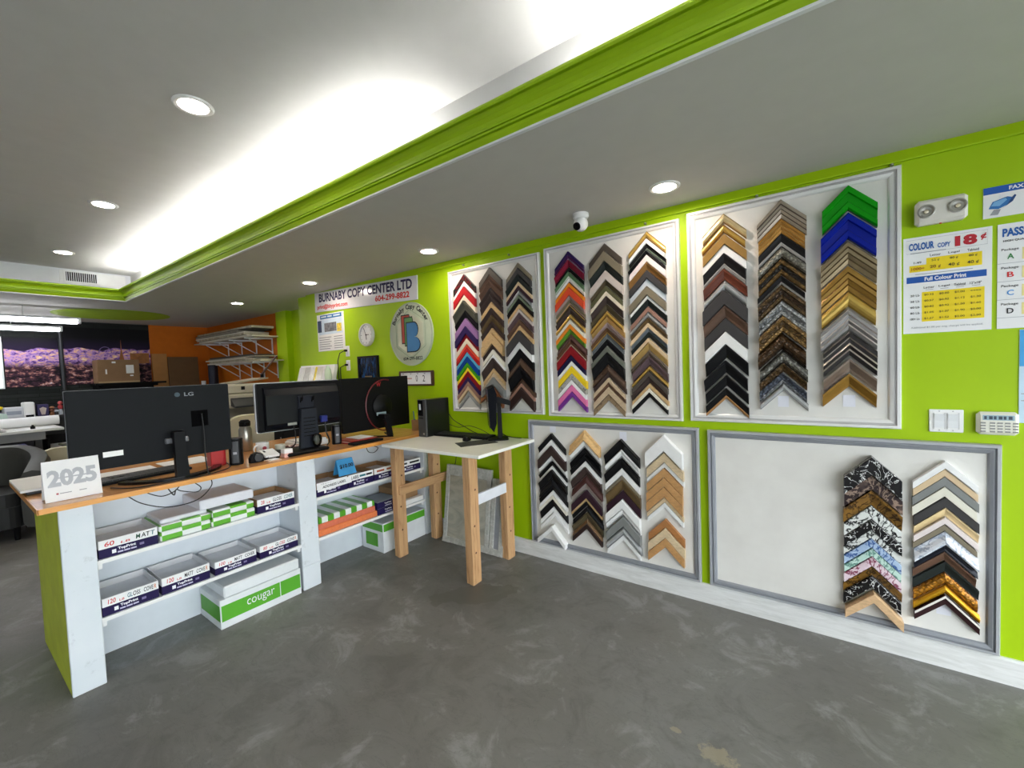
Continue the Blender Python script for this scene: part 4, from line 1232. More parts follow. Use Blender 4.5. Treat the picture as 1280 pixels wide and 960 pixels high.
tray_box(-1.548, -1.312, S1, 'open paper carton labelled 28 LB GLOSS COVER on the upper shelf', ('28', 'LB', 'GLOSS', 'COVER'), (R_, R_, K_, B_), kraft=True)
tray_box(-2.288, -2.064, S2, 'open paper carton labelled 120 LB GLOSS COVER beside the white end post', ('120', 'LB', 'GL', '+OSS', 'COVE', '+R'), (R_, R_, B_, K_, K_, O_))
tray_box(-2.050, -1.826, S2, 'open carton labelled 120 LB MATT COVER between two other cartons, lower shelf', ('120', 'LB', 'MATT', 'COVE', '+R'), (R_, R_, K_, K_, O_))
tray_box(-1.800, -1.571, S2, 'open paper carton labelled 100 LB MATT COVER on the lower shelf', ('100', 'LB', 'MATT', 'COVER'), (R_, R_, K_, K_), h=.078)
tray_box(-1.550, -1.305, S2, 'open paper carton labelled 80 LB GLOSS COVER on the lower shelf', ('80', 'LB', 'GL', '+OSS', 'COVE', '+R'), (R_, R_, K_, R_, K_, O_), h=.080)
tray_box(-1.150, -.905, S1, 'open kraft carton behind the fallen ADDRESS LABEL strip', ('ADDRESS', 'LABEL'), (K_, K_), h=.098, kraft=True)
tray_box(-.895, -.673, S1, 'open kraft carton with LABEL strip beside the blue price card', ('LABEL', '+----', '+----'), (K_, B_, K_), h=.096, kraft=True)
tray_box(-.662, -.440, S1, 'open kraft carton with orange lettered strip in the second bay', ('-----', '------'), (paint('rust_ink', (170, 80, 40), .6), paint('rust_ink', (170, 80, 40), .6)), h=.095, kraft=True)
tray_box(-.400, -.170, S1, 'open carton with white label strip nearest the table leg', ('---', '------'), (K_, K_), h=.096)

# fallen label strip in front of the first kraft carton
fl = MB().box(XS + .0015, XS + .004, -1.145, -.872, .652, .700)
M_ = Matrix.Translation((0, -1.145, .66)) @ Matrix.Rotation(.035, 4, 'X') @ Matrix.Translation((0, 1.145, -.66))
fl.rot(M_)
f = obj('label_strip', fl, G['paper'], None)
f.name = 'loose_label_strip'
tag(f, 'loose white ADDRESS LABEL strip slipping off the kraft carton', 'label strip')
text('lettering', 'ADDRESS LABEL', (XS + .004, -1.015, .684), .19, .018, (Vector((0, 1, .035)).normalized(), Vector((0, -.035, 1)).normalized()), K_, f, .02, skew=.15)

# blue price tent card
tc = thing('price_card', 'folded blue price card reading 10.00 on the kraft carton', 'price card', (-2.955, -.86, .718))
def card_side(x_top, x_bot, m, nm):
    y0, y1, z0, z1 = -.952, -.800, .716, .838
    o_ = .0018
    mb = MB()
    vs = [(x_bot, y0, z0), (x_bot, y1, z0), (x_top, y1 - .012, z1), (x_top, y0 + .004, z1)]
    vs += [(v_[0] - o_, v_[1], v_[2]) for v_ in vs]
    mb.add(vs, [(0, 1, 2, 3), (7, 6, 5, 4), (0, 4, 5, 1), (1, 5, 6, 2), (2, 6, 7, 3), (3, 7, 4, 0)])
    return obj(nm, mb, m, tc)
front_ = card_side(-2.962, -2.925, paint('sky_blue_card', (60, 150, 205), .6), 'front_leaf')
card_side(-2.964, -3.005, paint('sky_blue_card', (60, 150, 205), .6), 'back_leaf')
text('lettering', '$10.00', (-2.9435, -.875, .782), .115, .034, (Vector((0, 1, 0)), Vector((-.037, 0, .122)).normalized()), G['black_ink'], front_, .03, .002)

# ---- wrapped reams
def checker_wrap():
    t = NT('green_white_ream_wrap')
    ch = t.n('ShaderNodeTexChecker'); ch.inputs['Scale'].default_value = 11.0
    ch.inputs['Color1'].default_value = rgb(98, 176, 46); ch.inputs['Color2'].default_value = rgb(232, 236, 234)
    mp = t.n('ShaderNodeMapping'); mp.inputs['Location'].default_value = (.013, .02, .012); mp.inputs['Scale'].default_value = (.001, 1.0, 2.6)
    t.l(t.obj(), mp.inputs['Vector']); t.l(mp.outputs['Vector'], ch.inputs['Vector'])
    t.color(ch.outputs['Color'])
    t.bump(t.noise(30, 3, dist=2), .25, .004)
    return t.set(.3)
def stripe_wrap():
    t = NT('green_striped_ream_wrap')
    w = t.n('ShaderNodeTexWave', bands_direction='Y'); w.inputs['Scale'].default_value = 3.3; w.inputs['Distortion'].default_value = .3
    t.l(t.obj(), w.inputs['Vector'])
    t.color(t.ramp(w.outputs['Fac'], [(.48, rgb(232, 236, 234)), (.52, rgb(84, 160, 40))]))
    t.bump(t.noise(30, 3, dist=2), .25, .004)
    return t.set(.3)
CW_, SW_ = checker_wrap(), stripe_wrap()
def ream(y0, y1, z0, z1, m, label, depth=.28, xo=0.0, name='paper_ream', group='wrapped paper reams'):
    r_ = obj(name, MB().box(XS - depth + xo, XS + xo, y0, y1, z0, z1, .006), m)
    return tag(r_, label, 'paper ream', group)
ream(-2.042, -1.805, S1 + .0003, S1 + .052, CW_, 'green and white chequered ream, lower left on the upper shelf')
ream(-1.800, -1.562, S1 + .0003, S1 + .052, CW_, 'green and white chequered ream, lower right on the upper shelf')
ream(-2.045, -1.800, S1 + .053, S1 + .088, CW_, 'chequered ream with white end on top of the lower left ream')
ream(-1.795, -1.566, S1 + .053, S1 + .096, CW_, 'chequered ream under the stacked white sheets')
st = paint('stacked_sheet_edges', (230, 230, 236), .8, var=.03, scale=60)
ream(-2.030, -1.810, S1 + .0885, S1 + .112, st, 'thin stack of white sheets beside the taller white stack', .25, -.03, 'paper_stack', 'white paper stacks')
ream(-1.850, -1.560, S1 + .1125, S1 + .170, st, 'tall stack of white sheets below the counter top', .285, -.010, 'paper_stack', 'white paper stacks')
ream(-1.150, -.672, S2 + .092, S2 + .138, SW_, 'green striped wrapped ream lying on the orange packs', .29)
orange_ = paint('orange_paper_edges', (224, 124, 72), .75, var=.08, scale=50)
orange2_ = paint('salmon_paper_edges', (214, 112, 82), .75, var=.08, scale=50)
ream(-1.152, -.650, S2 + .0003, S2 + .047, orange_, 'lower pack of orange paper on the second bay shelf', .285)
ream(-1.152, -.668, S2 + .0475, S2 + .0915, orange2_, 'upper pack of salmon orange paper under the striped ream', .285)

for k, (z0, w) in enumerate(((S2, 'lower of two'), (S2 + .0515, 'upper of two'))):
    b_ = thing('purple_carton', 'closed dark purple paper carton in the second bay, ' + w, 'carton', (-3.03, -.545, z0), 'purple cartons')
    obj('box', MB().box(XS - .24, XS, -.648, -.432, z0 + .0003, z0 + .050, .002), paint('purple_carton', (30, 20, 74), .55, spec=.25), b_)
    obj('lid', MB().box(XS - .236, XS - .004, -.644, -.436, z0 + .0502, z0 + .0512), paint('purple_carton_top', (150, 156, 168), .5), b_)
    text('brand_print', 'TopPrint', (XS, -.545, z0 + .031), .070, .014, FRONT, G['white_ink'], b_, .04)
    obj('fine_print', quad_on(FRONT, (XS, -.540, z0 + .013), .070, .008, .0008), paint('pale_violet_ink', (190, 186, 212), .6), b_)
b_ = thing('kraft_box', 'brown cardboard box behind the table leg on the lower shelf', 'box', (-3.06, -.29, S2))
obj('body', MB().box(-3.17, -2.945, -.425, -.172, S2 + .0003, S2 + .150, .002), G['card'], b_)
obj('flap', MB().box(-3.17, -2.945, -.425, -.300, S2 + .1503, S2 + .153), G['card'], b_)
tag(obj('white_tray', MB().box(-2.942, -2.892, -.425, -.155, S2 + .0003, S2 + .040, .003), G['white_bright']), 'low white tray in front of the brown box', 'tray')

# ---- floor cartons
def floor_carton(x0, x1, y0, y1, h, band0, band1, label, word=None):
    b_ = thing('paper_case', label, 'carton', ((x0 + x1) / 2, (y0 + y1) / 2, 0), 'paper cases on the floor')
    obj('box', MB().box(x0, x1, y0, y1, .0006, h, .002), paint('white_case_card', (226, 230, 232), .55), b_)
    bn = MB().box(x1 - .001, x1 + .0009, y0 + .006, y1 - .006, band0, band1)
    bnd = obj('green_band', bn, G['pgreen'], b_)
    obj('green_band', MB().box(x0 + .01, x1 - .006, y0 - .0009, y0 + .001, band0, band1), paint('green_band_side', (84, 164, 38), .5), b_)
    if word:
        text('lettering', word, (x1 + .0009, (y0 + y1) / 2 - .015, (band0 + band1) / 2), .165, (band1 - band0) * .56, FRONT, G['white_ink'], bnd, .0)
        obj('seam', MB().box(x1 + .0009, x1 + .0014, y1 - .140, y1 - .136, band0, band1), G['white_ink'], bnd)
    return b_
floor_carton(-3.175, -2.868, -1.796, -1.312, .176, .045, .140, 'green banded paper case on the floor under the first bay', 'cougar')
tag(obj('paper_stack', MB().box(-3.16, -2.872, -1.770, -1.316, .1764, .246, .008), paint('crumpled_white_wrap', (228, 232, 234), .5, var=.05, bump=.3)), 'white wrapped paper stack on the green banded case', 'paper ream')
floor_carton(-3.17, -2.885, -.612, -.150, .245, .176, .236, 'white paper case with narrow green band behind the table leg')
obj('side_label', MB().box(-3.12, -2.96, -.6132, -.612, .04, .15), paint('green_band_side', (84, 164, 38), .5), bpy.data.objects['paper_case.001'])

# ---- cables sagging below the counter edge
def cable(name, label, pts, r=.0028, parent=None):
    # smooth the path with Catmull-Rom
    P_ = [Vector(p_) for p_ in pts]
    out = []
    for i in range(len(P_) - 1):
        a, b, c, d = P_[max(i - 1, 0)], P_[i], P_[i + 1], P_[min(i + 2, len(P_) - 1)]
        for q in range(6):
            t_ = q / 6
            out.append(.5 * ((2 * b) + (c - a) * t_ + (2 * a - 5 * b + 4 * c - d) * t_ ** 2 + (3 * b - a - 3 * c + d) * t_ ** 3))
    out.append(P_[-1])
    o_ = obj(name, MB().tube(out, r, 6), G['cord'], parent)
    return o_ if parent else tag(o_, label, 'cable', 'cables at the counter')
cable('cable', 'long black cable loop sagging below the counter top', [(-2.92, -2.16, .905), (-2.915, -2.10, .845), (-2.91, -1.99, .795), (-2.905, -1.86, .80), (-2.91, -1.785, .86), (-2.925, -1.78, .905)])
cable('cable', 'short black cable curl below the counter top', [(-2.93, -2.09, .905), (-2.92, -2.02, .862), (-2.915, -1.96, .875), (-2.92, -1.93, .905)])
cable('cable', 'tangled black cable below the counter top', [(-2.925, -1.99, .905), (-2.91, -1.965, .855), (-2.905, -1.955, .885), (-2.905, -1.93, .87), (-2.91, -1.86, .845), (-2.915, -1.835, .865), (-2.92, -1.87, .905)])
cable('cable', 'thin black cable curl below the counter beside the table', [(-2.90, -.72, .905), (-2.90, -.70, .862), (-2.895, -.65, .85), (-2.90, -.61, .88), (-2.905, -.66, .905)])

# ================================================================== THINGS ON THE COUNTER
Z = ZCT
def rounded_rect(cx, cy, w, h, r, n=5):
    pts = []
    for sx, sy, a0 in ((1, 1, 0), (-1, 1, PI / 2), (-1, -1, PI), (1, -1, 1.5 * PI)):
        for k in range(n + 1):
            a = a0 + PI / 2 * k / n
            pts.append((cx + sx * (w / 2 - r) + r * math.cos(a), cy + sy * (h / 2 - r) + r * math.sin(a)))
    return pts

# ---- desk calendar 2025, an upright white card
cal = thing('desk_calendar', 'white desk calendar card reading 2025 at the counter end', 'calendar', (-2.985, -2.345, Z))
def leaf(xt, xb, nm):
    mb = MB()
    y0, y1, z0, z1 = -2.440, -2.242, Z + .0006, Z + .192
    vs = [(xb, y0, z0), (xb, y1, z0), (xt, y1, z1), (xt, y0, z1)]
    vs += [(a - .002, b, c) for a, b, c in vs]
    mb.add(vs, [(0, 1, 2, 3), (7, 6, 5, 4), (0, 4, 5, 1), (1, 5, 6, 2), (2, 6, 7, 3), (3, 7, 4, 0)])
    return obj(nm, mb, G['paper'], cal)
lf = leaf(-3.002, -2.960, 'front_leaf'); leaf(-3.0045, -3.060, 'back_leaf')
CA = (Vector((0, 1, 0)), Vector((-.042, 0, .1914)).normalized())
def cx_(h):
    return -2.960 - .042 * h / .192
text('year', '2025', (cx_(.108), -2.341, Z + .108), .172, .082, CA, paint('silver_print', (176, 178, 184), .4), lf, .045)
obj('streak', quad_on(CA, (cx_(.108), -2.335, Z + .108), .120, .006, .0022), paint('silver_print', (176, 178, 184), .4), lf)
obj('fine_print', quad_on(CA, (cx_(.035), -2.37, Z + .035), .040, .004, .0015), G['grey_ink'], lf)
obj('fine_print', quad_on(CA, (cx_(.036), -2.31, Z + .036), .026, .004, .0015), G['grey_ink'], lf)
obj('red_dot', quad_on(CA, (cx_(.035), -2.398, Z + .035), .008, .008, .0015), paint('muted_red', (170, 80, 90), .6), lf)

p_ = thing('paper_pile', 'white papers on a dark tray at the counter end', 'papers', (-3.50, -2.40, Z))
obj('tray', MB().box(-3.68, -3.28, -2.468, -2.20, Z + .0004, Z + .018, .003), G['charcoal'], p_)
M1 = MB().box(-3.72, -3.26, -2.490, -2.19, Z + .0182, Z + .030)
obj('sheet', M1, G['paper'], p_)

# ---- monitors seen from behind
def slab(x0, x1, cy, cz, w, h, r=.012):
    return MB().prism(rounded_rect(cy, cz, w, h, r), x0, x1, 'x')
m1 = thing('monitor', 'large black monitor seen from behind, at the left counter end', 'monitor', (-2.98, -1.985, Z), 'monitors on the counter')
pan = obj('panel', slab(-3.040, -3.010, -1.984, 1.2535, .716, .415, .006), paint('matte_black_shell', (13, 16, 20), .6, spec=.2, var=.04), m1)
obj('bezel_edge', slab(-3.048, -3.0402, -1.984, 1.2535, .720, .419, .006), paint('grey_bezel', (110, 112, 114), .35), m1)
obj('back_recess', MB().box(-3.0102, -3.0088, -1.830, -1.745, 1.215, 1.310), paint('recess_black', (4, 4, 5), .8, spec=.05), m1)
ch_ = obj('logo', MB().lathe([(.013, .0), (.013, .0015), (0, .0015)], (-3.0099, -1.890, 1.412), 20, 'x'), paint('steel_blue_emblem', (40, 60, 70), .4, .2), m1)
text('brand_print', 'LG', (-3.0098, -1.834, 1.412), .046, .022, FRONT, paint('silver_letter', (118, 122, 128), .4, .2), m1, .02)
obj('sticker', MB().box(-3.0099, -3.0092, -2.222, -2.142, 1.107, 1.135), G['white_bright'], m1)
obj('stand_arm', MB().box(-3.0099, -2.935, -1.935, -1.885, 1.150, 1.205, .006), G['black'], m1)
pole = MB().prism([(-1.945, Z + .016), (-1.885, Z + .016), (-1.898, 1.205), (-1.946, 1.205)], -2.945, -2.905, 'x')
obj('pole', pole, paint('stand_black', (14, 15, 18), .5, spec=.15), m1)
obj('hinge_plate', MB().box(-3.0099, -2.985, -1.965, -1.855, 1.135, 1.165, .004), paint('dark_hinge', (110, 112, 116), .4, .3), m1)
bs = MB()
def strip(pts, w, z0, z1):
    L_, R2 = [], []
    for i, (x, y) in enumerate(pts):
        a = Vector(pts[min(i + 1, len(pts) - 1)]) - Vector(pts[max(i - 1, 0)])
        a.normalize()
        n_ = Vector((-a.y, a.x)) * w / 2
        L_.append((x + n_.x, y + n_.y)); R2.append((x - n_.x, y - n_.y))
    return L_ + list(reversed(R2))
arc_ = [(-2.925 - .25 * (1 - math.cos(a)), -1.91 + .24 * math.sin(a)) for a in [(-1.25 + 2.5 * k / 14) for k in range(15)]]
bs.prism(strip(arc_, .045, 0, 0), Z + .0006, Z + .016, 'z')
obj('base', bs, G['black_gloss'], m1)
cable('power_cable', '', [(-3.000, -1.78, 1.29), (-2.985, -1.78, 1.18), (-2.97, -1.785, 1.05), (-2.93, -1.79, Z + .01), (-2.90, -1.79, Z + .006)], .004, m1)

m2 = thing('monitor', 'silver edged black monitor seen from behind, middle of the counter', 'monitor', (-3.07, -1.11, Z), 'monitors on the counter')
cy_, cz_, w_, h_ = -1.112, 1.278, .634, .352
obj('panel', slab(-3.125, -3.098, cy_, cz_, w_ - .012, h_ - .012, .010), G['black'], m2)
obj('silver_bezel', slab(-3.135, -3.120, cy_, cz_, w_, h_, .016), paint('silver_bezel', (205, 206, 208), .3, .5), m2)
obj('back_cover', MB().prism([(-3.098, 1.118), (-3.098, 1.425), (-3.080, 1.408), (-3.058, 1.36), (-3.058, 1.16), (-3.075, 1.130)], -1.385, -.835, 'y'), paint('navy_black_gloss', (10, 13, 20), .3, spec=.35), m2)
obj('vesa_plate', MB().box(-3.0578, -3.046, -1.165, -1.050, 1.255, 1.345, .003), paint('dark_navy_plate', (24, 28, 38), .5, spec=.25), m2)
for yy in (-1.150, -1.065):
    obj('hook', MB().tube([(-3.045, yy, 1.30), (-3.030, yy, 1.335), (-3.030, yy + .01, 1.345), (-3.045, yy + .012, 1.31)], .005, 6), G['black'], m2)
stand = MB().prism([(-1.180, Z + .028), (-1.030, Z + .028), (-1.050, 1.250), (-1.160, 1.250)], -3.050, -3.020, 'x')
sd_ = obj('stand', stand, paint('slate_plastic', (30, 34, 43), .5, spec=.25), m2)
for k in range(6):
    obj('rib', MB().box(-3.0198, -3.0165, -1.150, -1.062, 1.05 + k * .026, 1.056 + k * .026), G['black'], sd_)
obj('base', MB().box(-3.23, -2.935, -1.315, -1.005, Z + .0006, Z + .026, .010), G['black'], m2)
obj('blue_connector', MB().box(-3.0578, -3.030, -1.005, -.955, 1.135, 1.185, .004), paint('vga_blue', (28, 40, 120), .5), m2)
obj('label_plate', MB().box(-3.0578, -3.055, -1.245, -1.180, 1.140, 1.158), G['steel'], m2)
cable('signal_cable', '', [(-3.03, -.98, 1.135), (-3.02, -.98, 1.06), (-3.03, -.95, .99), (-3.10, -.93, Z + .008)], .005, m2)
cable('power_cable', '', [(-3.04, -1.215, 1.14), (-3.02, -1.215, 1.08), (-3.06, -1.20, 1.0), (-3.15, -1.22, Z + .008)], .004, m2)

m3 = thing('monitor', 'black monitor with a red ring on its back, nearest the wall', 'monitor', (-3.07, -.44, Z), 'monitors on the counter')
obj('panel', slab(-3.128, -3.100, -.440, 1.230, .690, .450, .006), paint('deep_black_shell', (6, 6, 7), .5, spec=.2, var=.03), m3)
ring = [(-3.097, -.365 + .20 * math.cos(a), 1.205 + .225 * math.sin(a)) for a in [PI * (.42 + 1.16 * k / 28) for k in range(29)]]
obj('red_ring', MB().tube(ring, .006, 8), paint('dark_red_gloss', (92, 10, 22), .3), m3)
text('brand_mark', 'W', (-3.0998, -.425, 1.392), .048, .040, FRONT, paint('dim_red', (150, 20, 34), .5), m3, .03)
obj('back_hub', MB().lathe([(.10, 0), (.10, .016), (.085, .026), (0, .036)], (-3.100, -.40, 1.20), 36, 'x'), paint('hub_black', (6, 6, 7), .5, spec=.2), m3)
obj('sticker', MB().box(-3.0638, -3.0628, -.485, -.385, 1.122, 1.150), paint('pale_sticker', (130, 150, 156), .5), m3)
obj('pole', MB().prism([(-.432, Z + .012), (-.395, Z + .012), (-.425, 1.115), (-.475, 1.115)], -3.000, -2.965, 'x'), paint('stand_black', (14, 15, 18), .5, spec=.15), m3)
obj('arm', MB().box(-3.064, -2.968, -.475, -.420, 1.09, 1.135, .006), G['black'], m3)
for s_ in (-1, 1):
    obj('foot', MB().prism([(-2.985, -.425), (-2.955, -.405), (-3.17, -.415 + s_ * .12), (-3.20, -.415 + s_ * .105)], Z + .0006, Z + .012, 'z'), G['black'], m3)

# ---- keyboards
def keyboard(name, label, cx, cy, L, W_, ang, z, group):
    k_ = thing(name, label, 'keyboard', (cx, cy, z), group, (0, 0, ang))
    obj('tray', MB().prism([(-W_ / 2, .0006), (W_ / 2, .0006), (W_ / 2, .014), (-W_ / 2, .024)], -L / 2, L / 2, 'y'), G['black'], k_, local=True)
    for r_ in range(5):
        for c_ in range(14):
            x = -W_ / 2 + .014 + r_ * (W_ - .026) / 5
            y = -L / 2 + .012 + c_ * (L - .02) / 14
            zz = .0245 - (x + W_ / 2) / W_ * .0085
            obj('key', MB().box(x, x + (W_ - .036) / 5, y, y + (L - .05) / 14, zz - .004, zz + .004), paint('key_black', (34, 35, 38), .45), k_, local=True)
    return k_
keyboard('keyboard', 'black keyboard lying behind the left monitor stand', -3.225, -2.02, .44, .145, .06, Z, 'keyboards')
cable('cable', 'black cable trailing along the counter under the left monitor', [(-3.02, -2.20, Z + .006), (-2.90, -2.12, Z + .004), (-2.880, -1.95, Z + .004), (-2.885, -1.80, Z + .004), (-2.97, -1.66, Z + .005), (-3.2, -1.60, Z + .004)], .0032)
tag(obj('spectacles', MB().tube([(-3.160, -2.165, Z + .034), (-3.150, -2.15, Z + .036), (-3.160, -2.13, Z + .034), (-3.175, -2.15, Z + .030)], .003, 6, closed=True).tube([(-3.160, -2.125, Z + .034), (-3.150, -2.11, Z + .036), (-3.160, -2.09, Z + .034), (-3.175, -2.11, Z + .030)], .003, 6, closed=True).tube([(-3.170, -2.165, Z + .031), (-3.250, -2.17, Z + .030)], .002, 5).tube([(-3.170, -2.09, Z + .031), (-3.250, -2.09, Z + .030)], .002, 5), G['black']), 'black rimmed spectacles lying on the keyboard', 'spectacles')

for lab, a in (('white sheets spread behind the left keyboard', (-3.58, -3.26, -2.16, -1.90)), ('white sheet lying behind the left monitor near the thermos', (-3.62, -3.36, -1.86, -1.60))):
    tag(obj('paper_sheet', MB().box(a[0], a[1], a[2], a[3], Z + .0005, Z + .004), G['paper']), lab, 'paper', 'loose sheets on the counter')

# ---- speakers
def speaker(name, label, cx, cy, ang, w=.075, d=.085, h=.165):
    s_ = thing(name, label, 'speaker', (cx, cy, Z), 'desk speakers', (0, 0, ang))
    obj('cabinet', MB().prism(rounded_rect(0, 0, d, w, .022), .0008, h, 'z'), G['black'], s_, local=True)
    obj('grille', MB().prism([(u * .98 + .002, v * .82) for u, v in rounded_rect(.003, 0, d * .98, w * .92, .022)], .014, h - .012, 'z'), G['charcoal'], s_, local=True)
    obj('cap', MB().prism(rounded_rect(0, 0, d * .9, w * .9, .02), h, h + .006, 'z'), G['black_gloss'], s_, local=True)
    obj('maker_plate', MB().box(d / 2 + .001, d / 2 + .004, -.010, .010, .07, .085), G['grey_ink'], s_, local=True)
speaker('desk_speaker', 'black desk speaker right of the left monitor', -3.06, -1.585, -.5)
speaker('desk_speaker', 'black desk speaker between the middle and right monitors', -3.12, -.835, -.4, .07, .08, .150)

# ---- thermos, mugs and small things in the middle
t_ = thing('thermos', 'steel thermos flask with black lid', 'thermos', (-3.53, -1.335, Z))
obj('body', MB().lathe([(.040, .0006), (.044, .006), (.044, .165), (.036, .185), (.034, .19)], (-3.53, -1.335, Z), 28), paint('worn_steel', (160, 156, 146), .3, .8), t_)
obj('lid', MB().lathe([(.036, .1902), (.038, .195), (.038, .225), (.026, .238), (.0, .238)], (-3.53, -1.335, Z), 28), G['black'], t_)
obj('spout', MB().box(-3.530, -3.478, -1.350, -1.320, Z + .205, Z + .222, .004), G['black'], t_)
def mug(label, x, y, h, r, m, band=None, handle=True, z=Z):
    g_ = thing('mug', label, 'mug', (x, y, z), 'mugs on the counter')
    obj('cup', MB().lathe([(r * .82, .0006), (r * .92, .004), (r, h), (r - .004, h), (r * .86, .008), (0, .008)], (x, y, z), 26), m, g_)
    if handle:
        hp_ = [(x + .3 * (r + .016 * math.sin(a)) , y - r * .88 - .030 * math.sin(a), z + h * .5 + h * .34 * math.cos(a)) for a in [PI * k / 8 for k in range(9)]]
        obj('handle', MB().tube(hp_, .006, 8), m, g_)
    if band:
        obj('emblem', MB().lathe([(.014, .0), (.014, .002), (0, .002)], (x + r * .995, y - .006, z + h * .55), 16, 'x'), band, g_)
mug('white mug with a red emblem beside the thermos', -3.26, -1.335, .085, .043, G['white_bright'], paint('muted_red', (176, 66, 80), .5))
mug('small ivory cup beside the card holder', -3.19, -1.245, .060, .035, paint('ivory_glaze', (222, 218, 200), .3), None, False)
t_ = thing('red_box', 'small red box behind the left speaker', 'box', (-3.14, -1.66, Z))
obj('carton', MB().box(-3.18, -3.11, -1.71, -1.625, Z + .0006, Z + .098, .003), paint('red_carton', (190, 24, 28), .4), t_)
obj('lid', MB().box(-3.182, -3.108, -1.712, -1.623, Z + .0982, Z + .104, .002), paint('red_carton', (190, 24, 28), .4), t_)
t_ = thing('tape_dispenser', 'black tape dispenser near the counter edge', 'tape dispenser', (-2.99, -1.475, Z))
obj('body', MB().prism([(-1.535, Z + .0006), (-1.425, Z + .0006), (-1.425, Z + .018), (-1.450, Z + .020), (-1.462, Z + .052), (-1.490, Z + .066), (-1.520, Z + .056), (-1.535, Z + .03)], -3.010, -2.975, 'x'), G['black'], t_)
obj('roll', MB().lathe([(.014, .0), (.026, .0), (.026, .020), (.014, .020)], (-2.9745, -1.493, Z + .034), 22, 'x'), G['charcoal'], t_)
obj('blade', MB().box(-3.008, -2.977, -1.426, -1.420, Z + .018, Z + .024), G['steel'], t_)
t_ = thing('card_holder', 'dark card holder with white cards on the counter', 'card holder', (-3.03, -1.39, Z))
obj('stand', MB().prism([(-3.09, Z + .0006), (-2.99, Z + .0006), (-2.99, Z + .014), (-3.085, Z + .045)], -1.445, -1.345, 'y'), G['black'], t_)
mb_ = MB().prism([(-3.082, Z + .0452), (-2.985, Z + .0145), (-2.980, Z + .030), (-3.077, Z + .060)], -1.440, -1.350, 'y')
obj('cards', mb_, G['paper'], t_)
obj('card_print', MB().prism([(-3.060, Z + .0548), (-3.035, Z + .0472), (-3.035, Z + .0476), (-3.060, Z + .0556)], -1.425, -1.413, 'y'), G['black_ink'], t_)
t_ = thing('note_box', 'small white and pink box of notes on the counter', 'note box', (-2.965, -1.305, Z))
obj('box', MB().box(-3.000, -2.945, -1.335, -1.275, Z + .0006, Z + .028, .002), paint('pink_card', (226, 176, 166), .6), t_)
obj('notes', MB().box(-2.998, -2.947, -1.333, -1.277, Z + .0282, Z + .056), G['paper'], t_)
t_ = thing('business_cards', 'flat stack of loose cards beside the tape dispenser', 'cards', (-2.94, -1.42, Z))
obj('card', MB().box(-2.975, -2.905, -1.455, -1.375, Z + .0005, Z + .006), paint('beige_card', (206, 176, 150), .6), t_)
obj('card', MB().box(-2.968, -2.915, -1.440, -1.385, Z + .0062, Z + .010), G['paper'], t_)
tag(obj('snack_packet', MB().prism([(-3.24, Z + .0006), (-3.15, Z + .0006), (-3.155, Z + .03), (-3.19, Z + .042), (-3.235, Z + .03)], -1.19, -1.09, 'y'), paint('maroon_packet', (110, 50, 50), .4)), 'crumpled maroon packet behind the ivory cup', 'packet')
# upright black mouse leaning on the monitor base
t_ = thing('mouse', 'oval black mouse standing on the middle monitor base', 'mouse', (-2.985, -1.075, Z + .026), 'mice')
sh_ = MB()
prof = [(.001, 0), (.018, .006), (.030, .03), (.034, .06), (.030, .085), (.018, .098), (.001, .102)]
sh_.lathe(prof, (0, 0, 0), 20)
sh_.rot(Matrix.Translation((-2.985, -1.075, Z + .0268)) @ Matrix.Diagonal((.62, 1.1, 1, 1)))
obj('shell', sh_, G['black_gloss'], t_)
sh2 = MB().lathe([(.001, .02), (.016, .03), (.020, .055), (.014, .085), (.001, .092)], (0, 0, 0), 16)
sh2.rot(Matrix.Translation((-2.968, -1.085, Z + .0268)) @ Matrix.Diagonal((.5, .9, 1, 1)))
obj('side_plate', sh2, paint('grey_shell', (70, 72, 66), .35, spec=.3), t_)
# white box, pens and papers between the monitors
t_ = thing('paper_box', 'low white box of forms behind the middle monitor', 'box', (-3.30, -.98, Z))
obj('tray', MB().box(-3.42, -3.20, -1.10, -.86, Z + .0006, Z + .040, .004), G['white_bright'], t_)
obj('sheets', MB().box(-3.41, -3.21, -1.09, -.87, Z + .0402, Z + .052), G['paper'], t_)
t_ = thing('red_folder', 'red folder with papers under the right monitor', 'folder', (-3.05, -.62, Z))
obj('cover', MB().box(-3.17, -2.945, -.82, -.56, Z + .0006, Z + .010, .003), paint('red_folder', (150, 26, 34), .35), t_)
obj('papers', MB().box(-3.16, -2.96, -.81, -.57, Z + .0102, Z + .018), paint('warm_paper', (214, 196, 176), .7), t_)
obj('cover', MB().box(-3.17, -2.955, -.815, -.565, Z + .0182, Z + .026, .003), paint('red_folder', (150, 26, 34), .35), t_)
tag(obj('paper_sheet', MB().box(-3.17, -3.00, -.72, -.575, Z + .0265, Z + .030), G['paper']), 'curled white sheet on the red folder', 'paper')
t_ = thing('pen_cup', 'brown pen cup between the right monitor and the computer tower', 'pen cup', (-3.06, -.055, Z))
obj('cup', MB().lathe([(.034, .0006), (.037, .10), (.033, .10), (.031, .006), (0, .006)], (-3.06, -.058, Z), 22), G['card'], t_)
for k, (dx, dy, m_) in enumerate(((.01, .01, 'yellow_ink'), (-.012, .004, 'black_ink'), (.004, -.014, 'blue_ink'))):
    obj('pen', MB().tube([(-3.06 + dx * .4, -.058 + dy * .4, Z + .01), (-3.06 + dx * 1.8, -.062 + dy * 1.5, Z + .165 + .01 * k)], .004, 6), G[m_], t_)
tag(obj('pencil_tray', MB().box(-2.965, -2.885, -.84, -.56, Z + .0006, Z + .018, .004), G['black']), 'flat black pencil tray at the counter edge', 'tray')

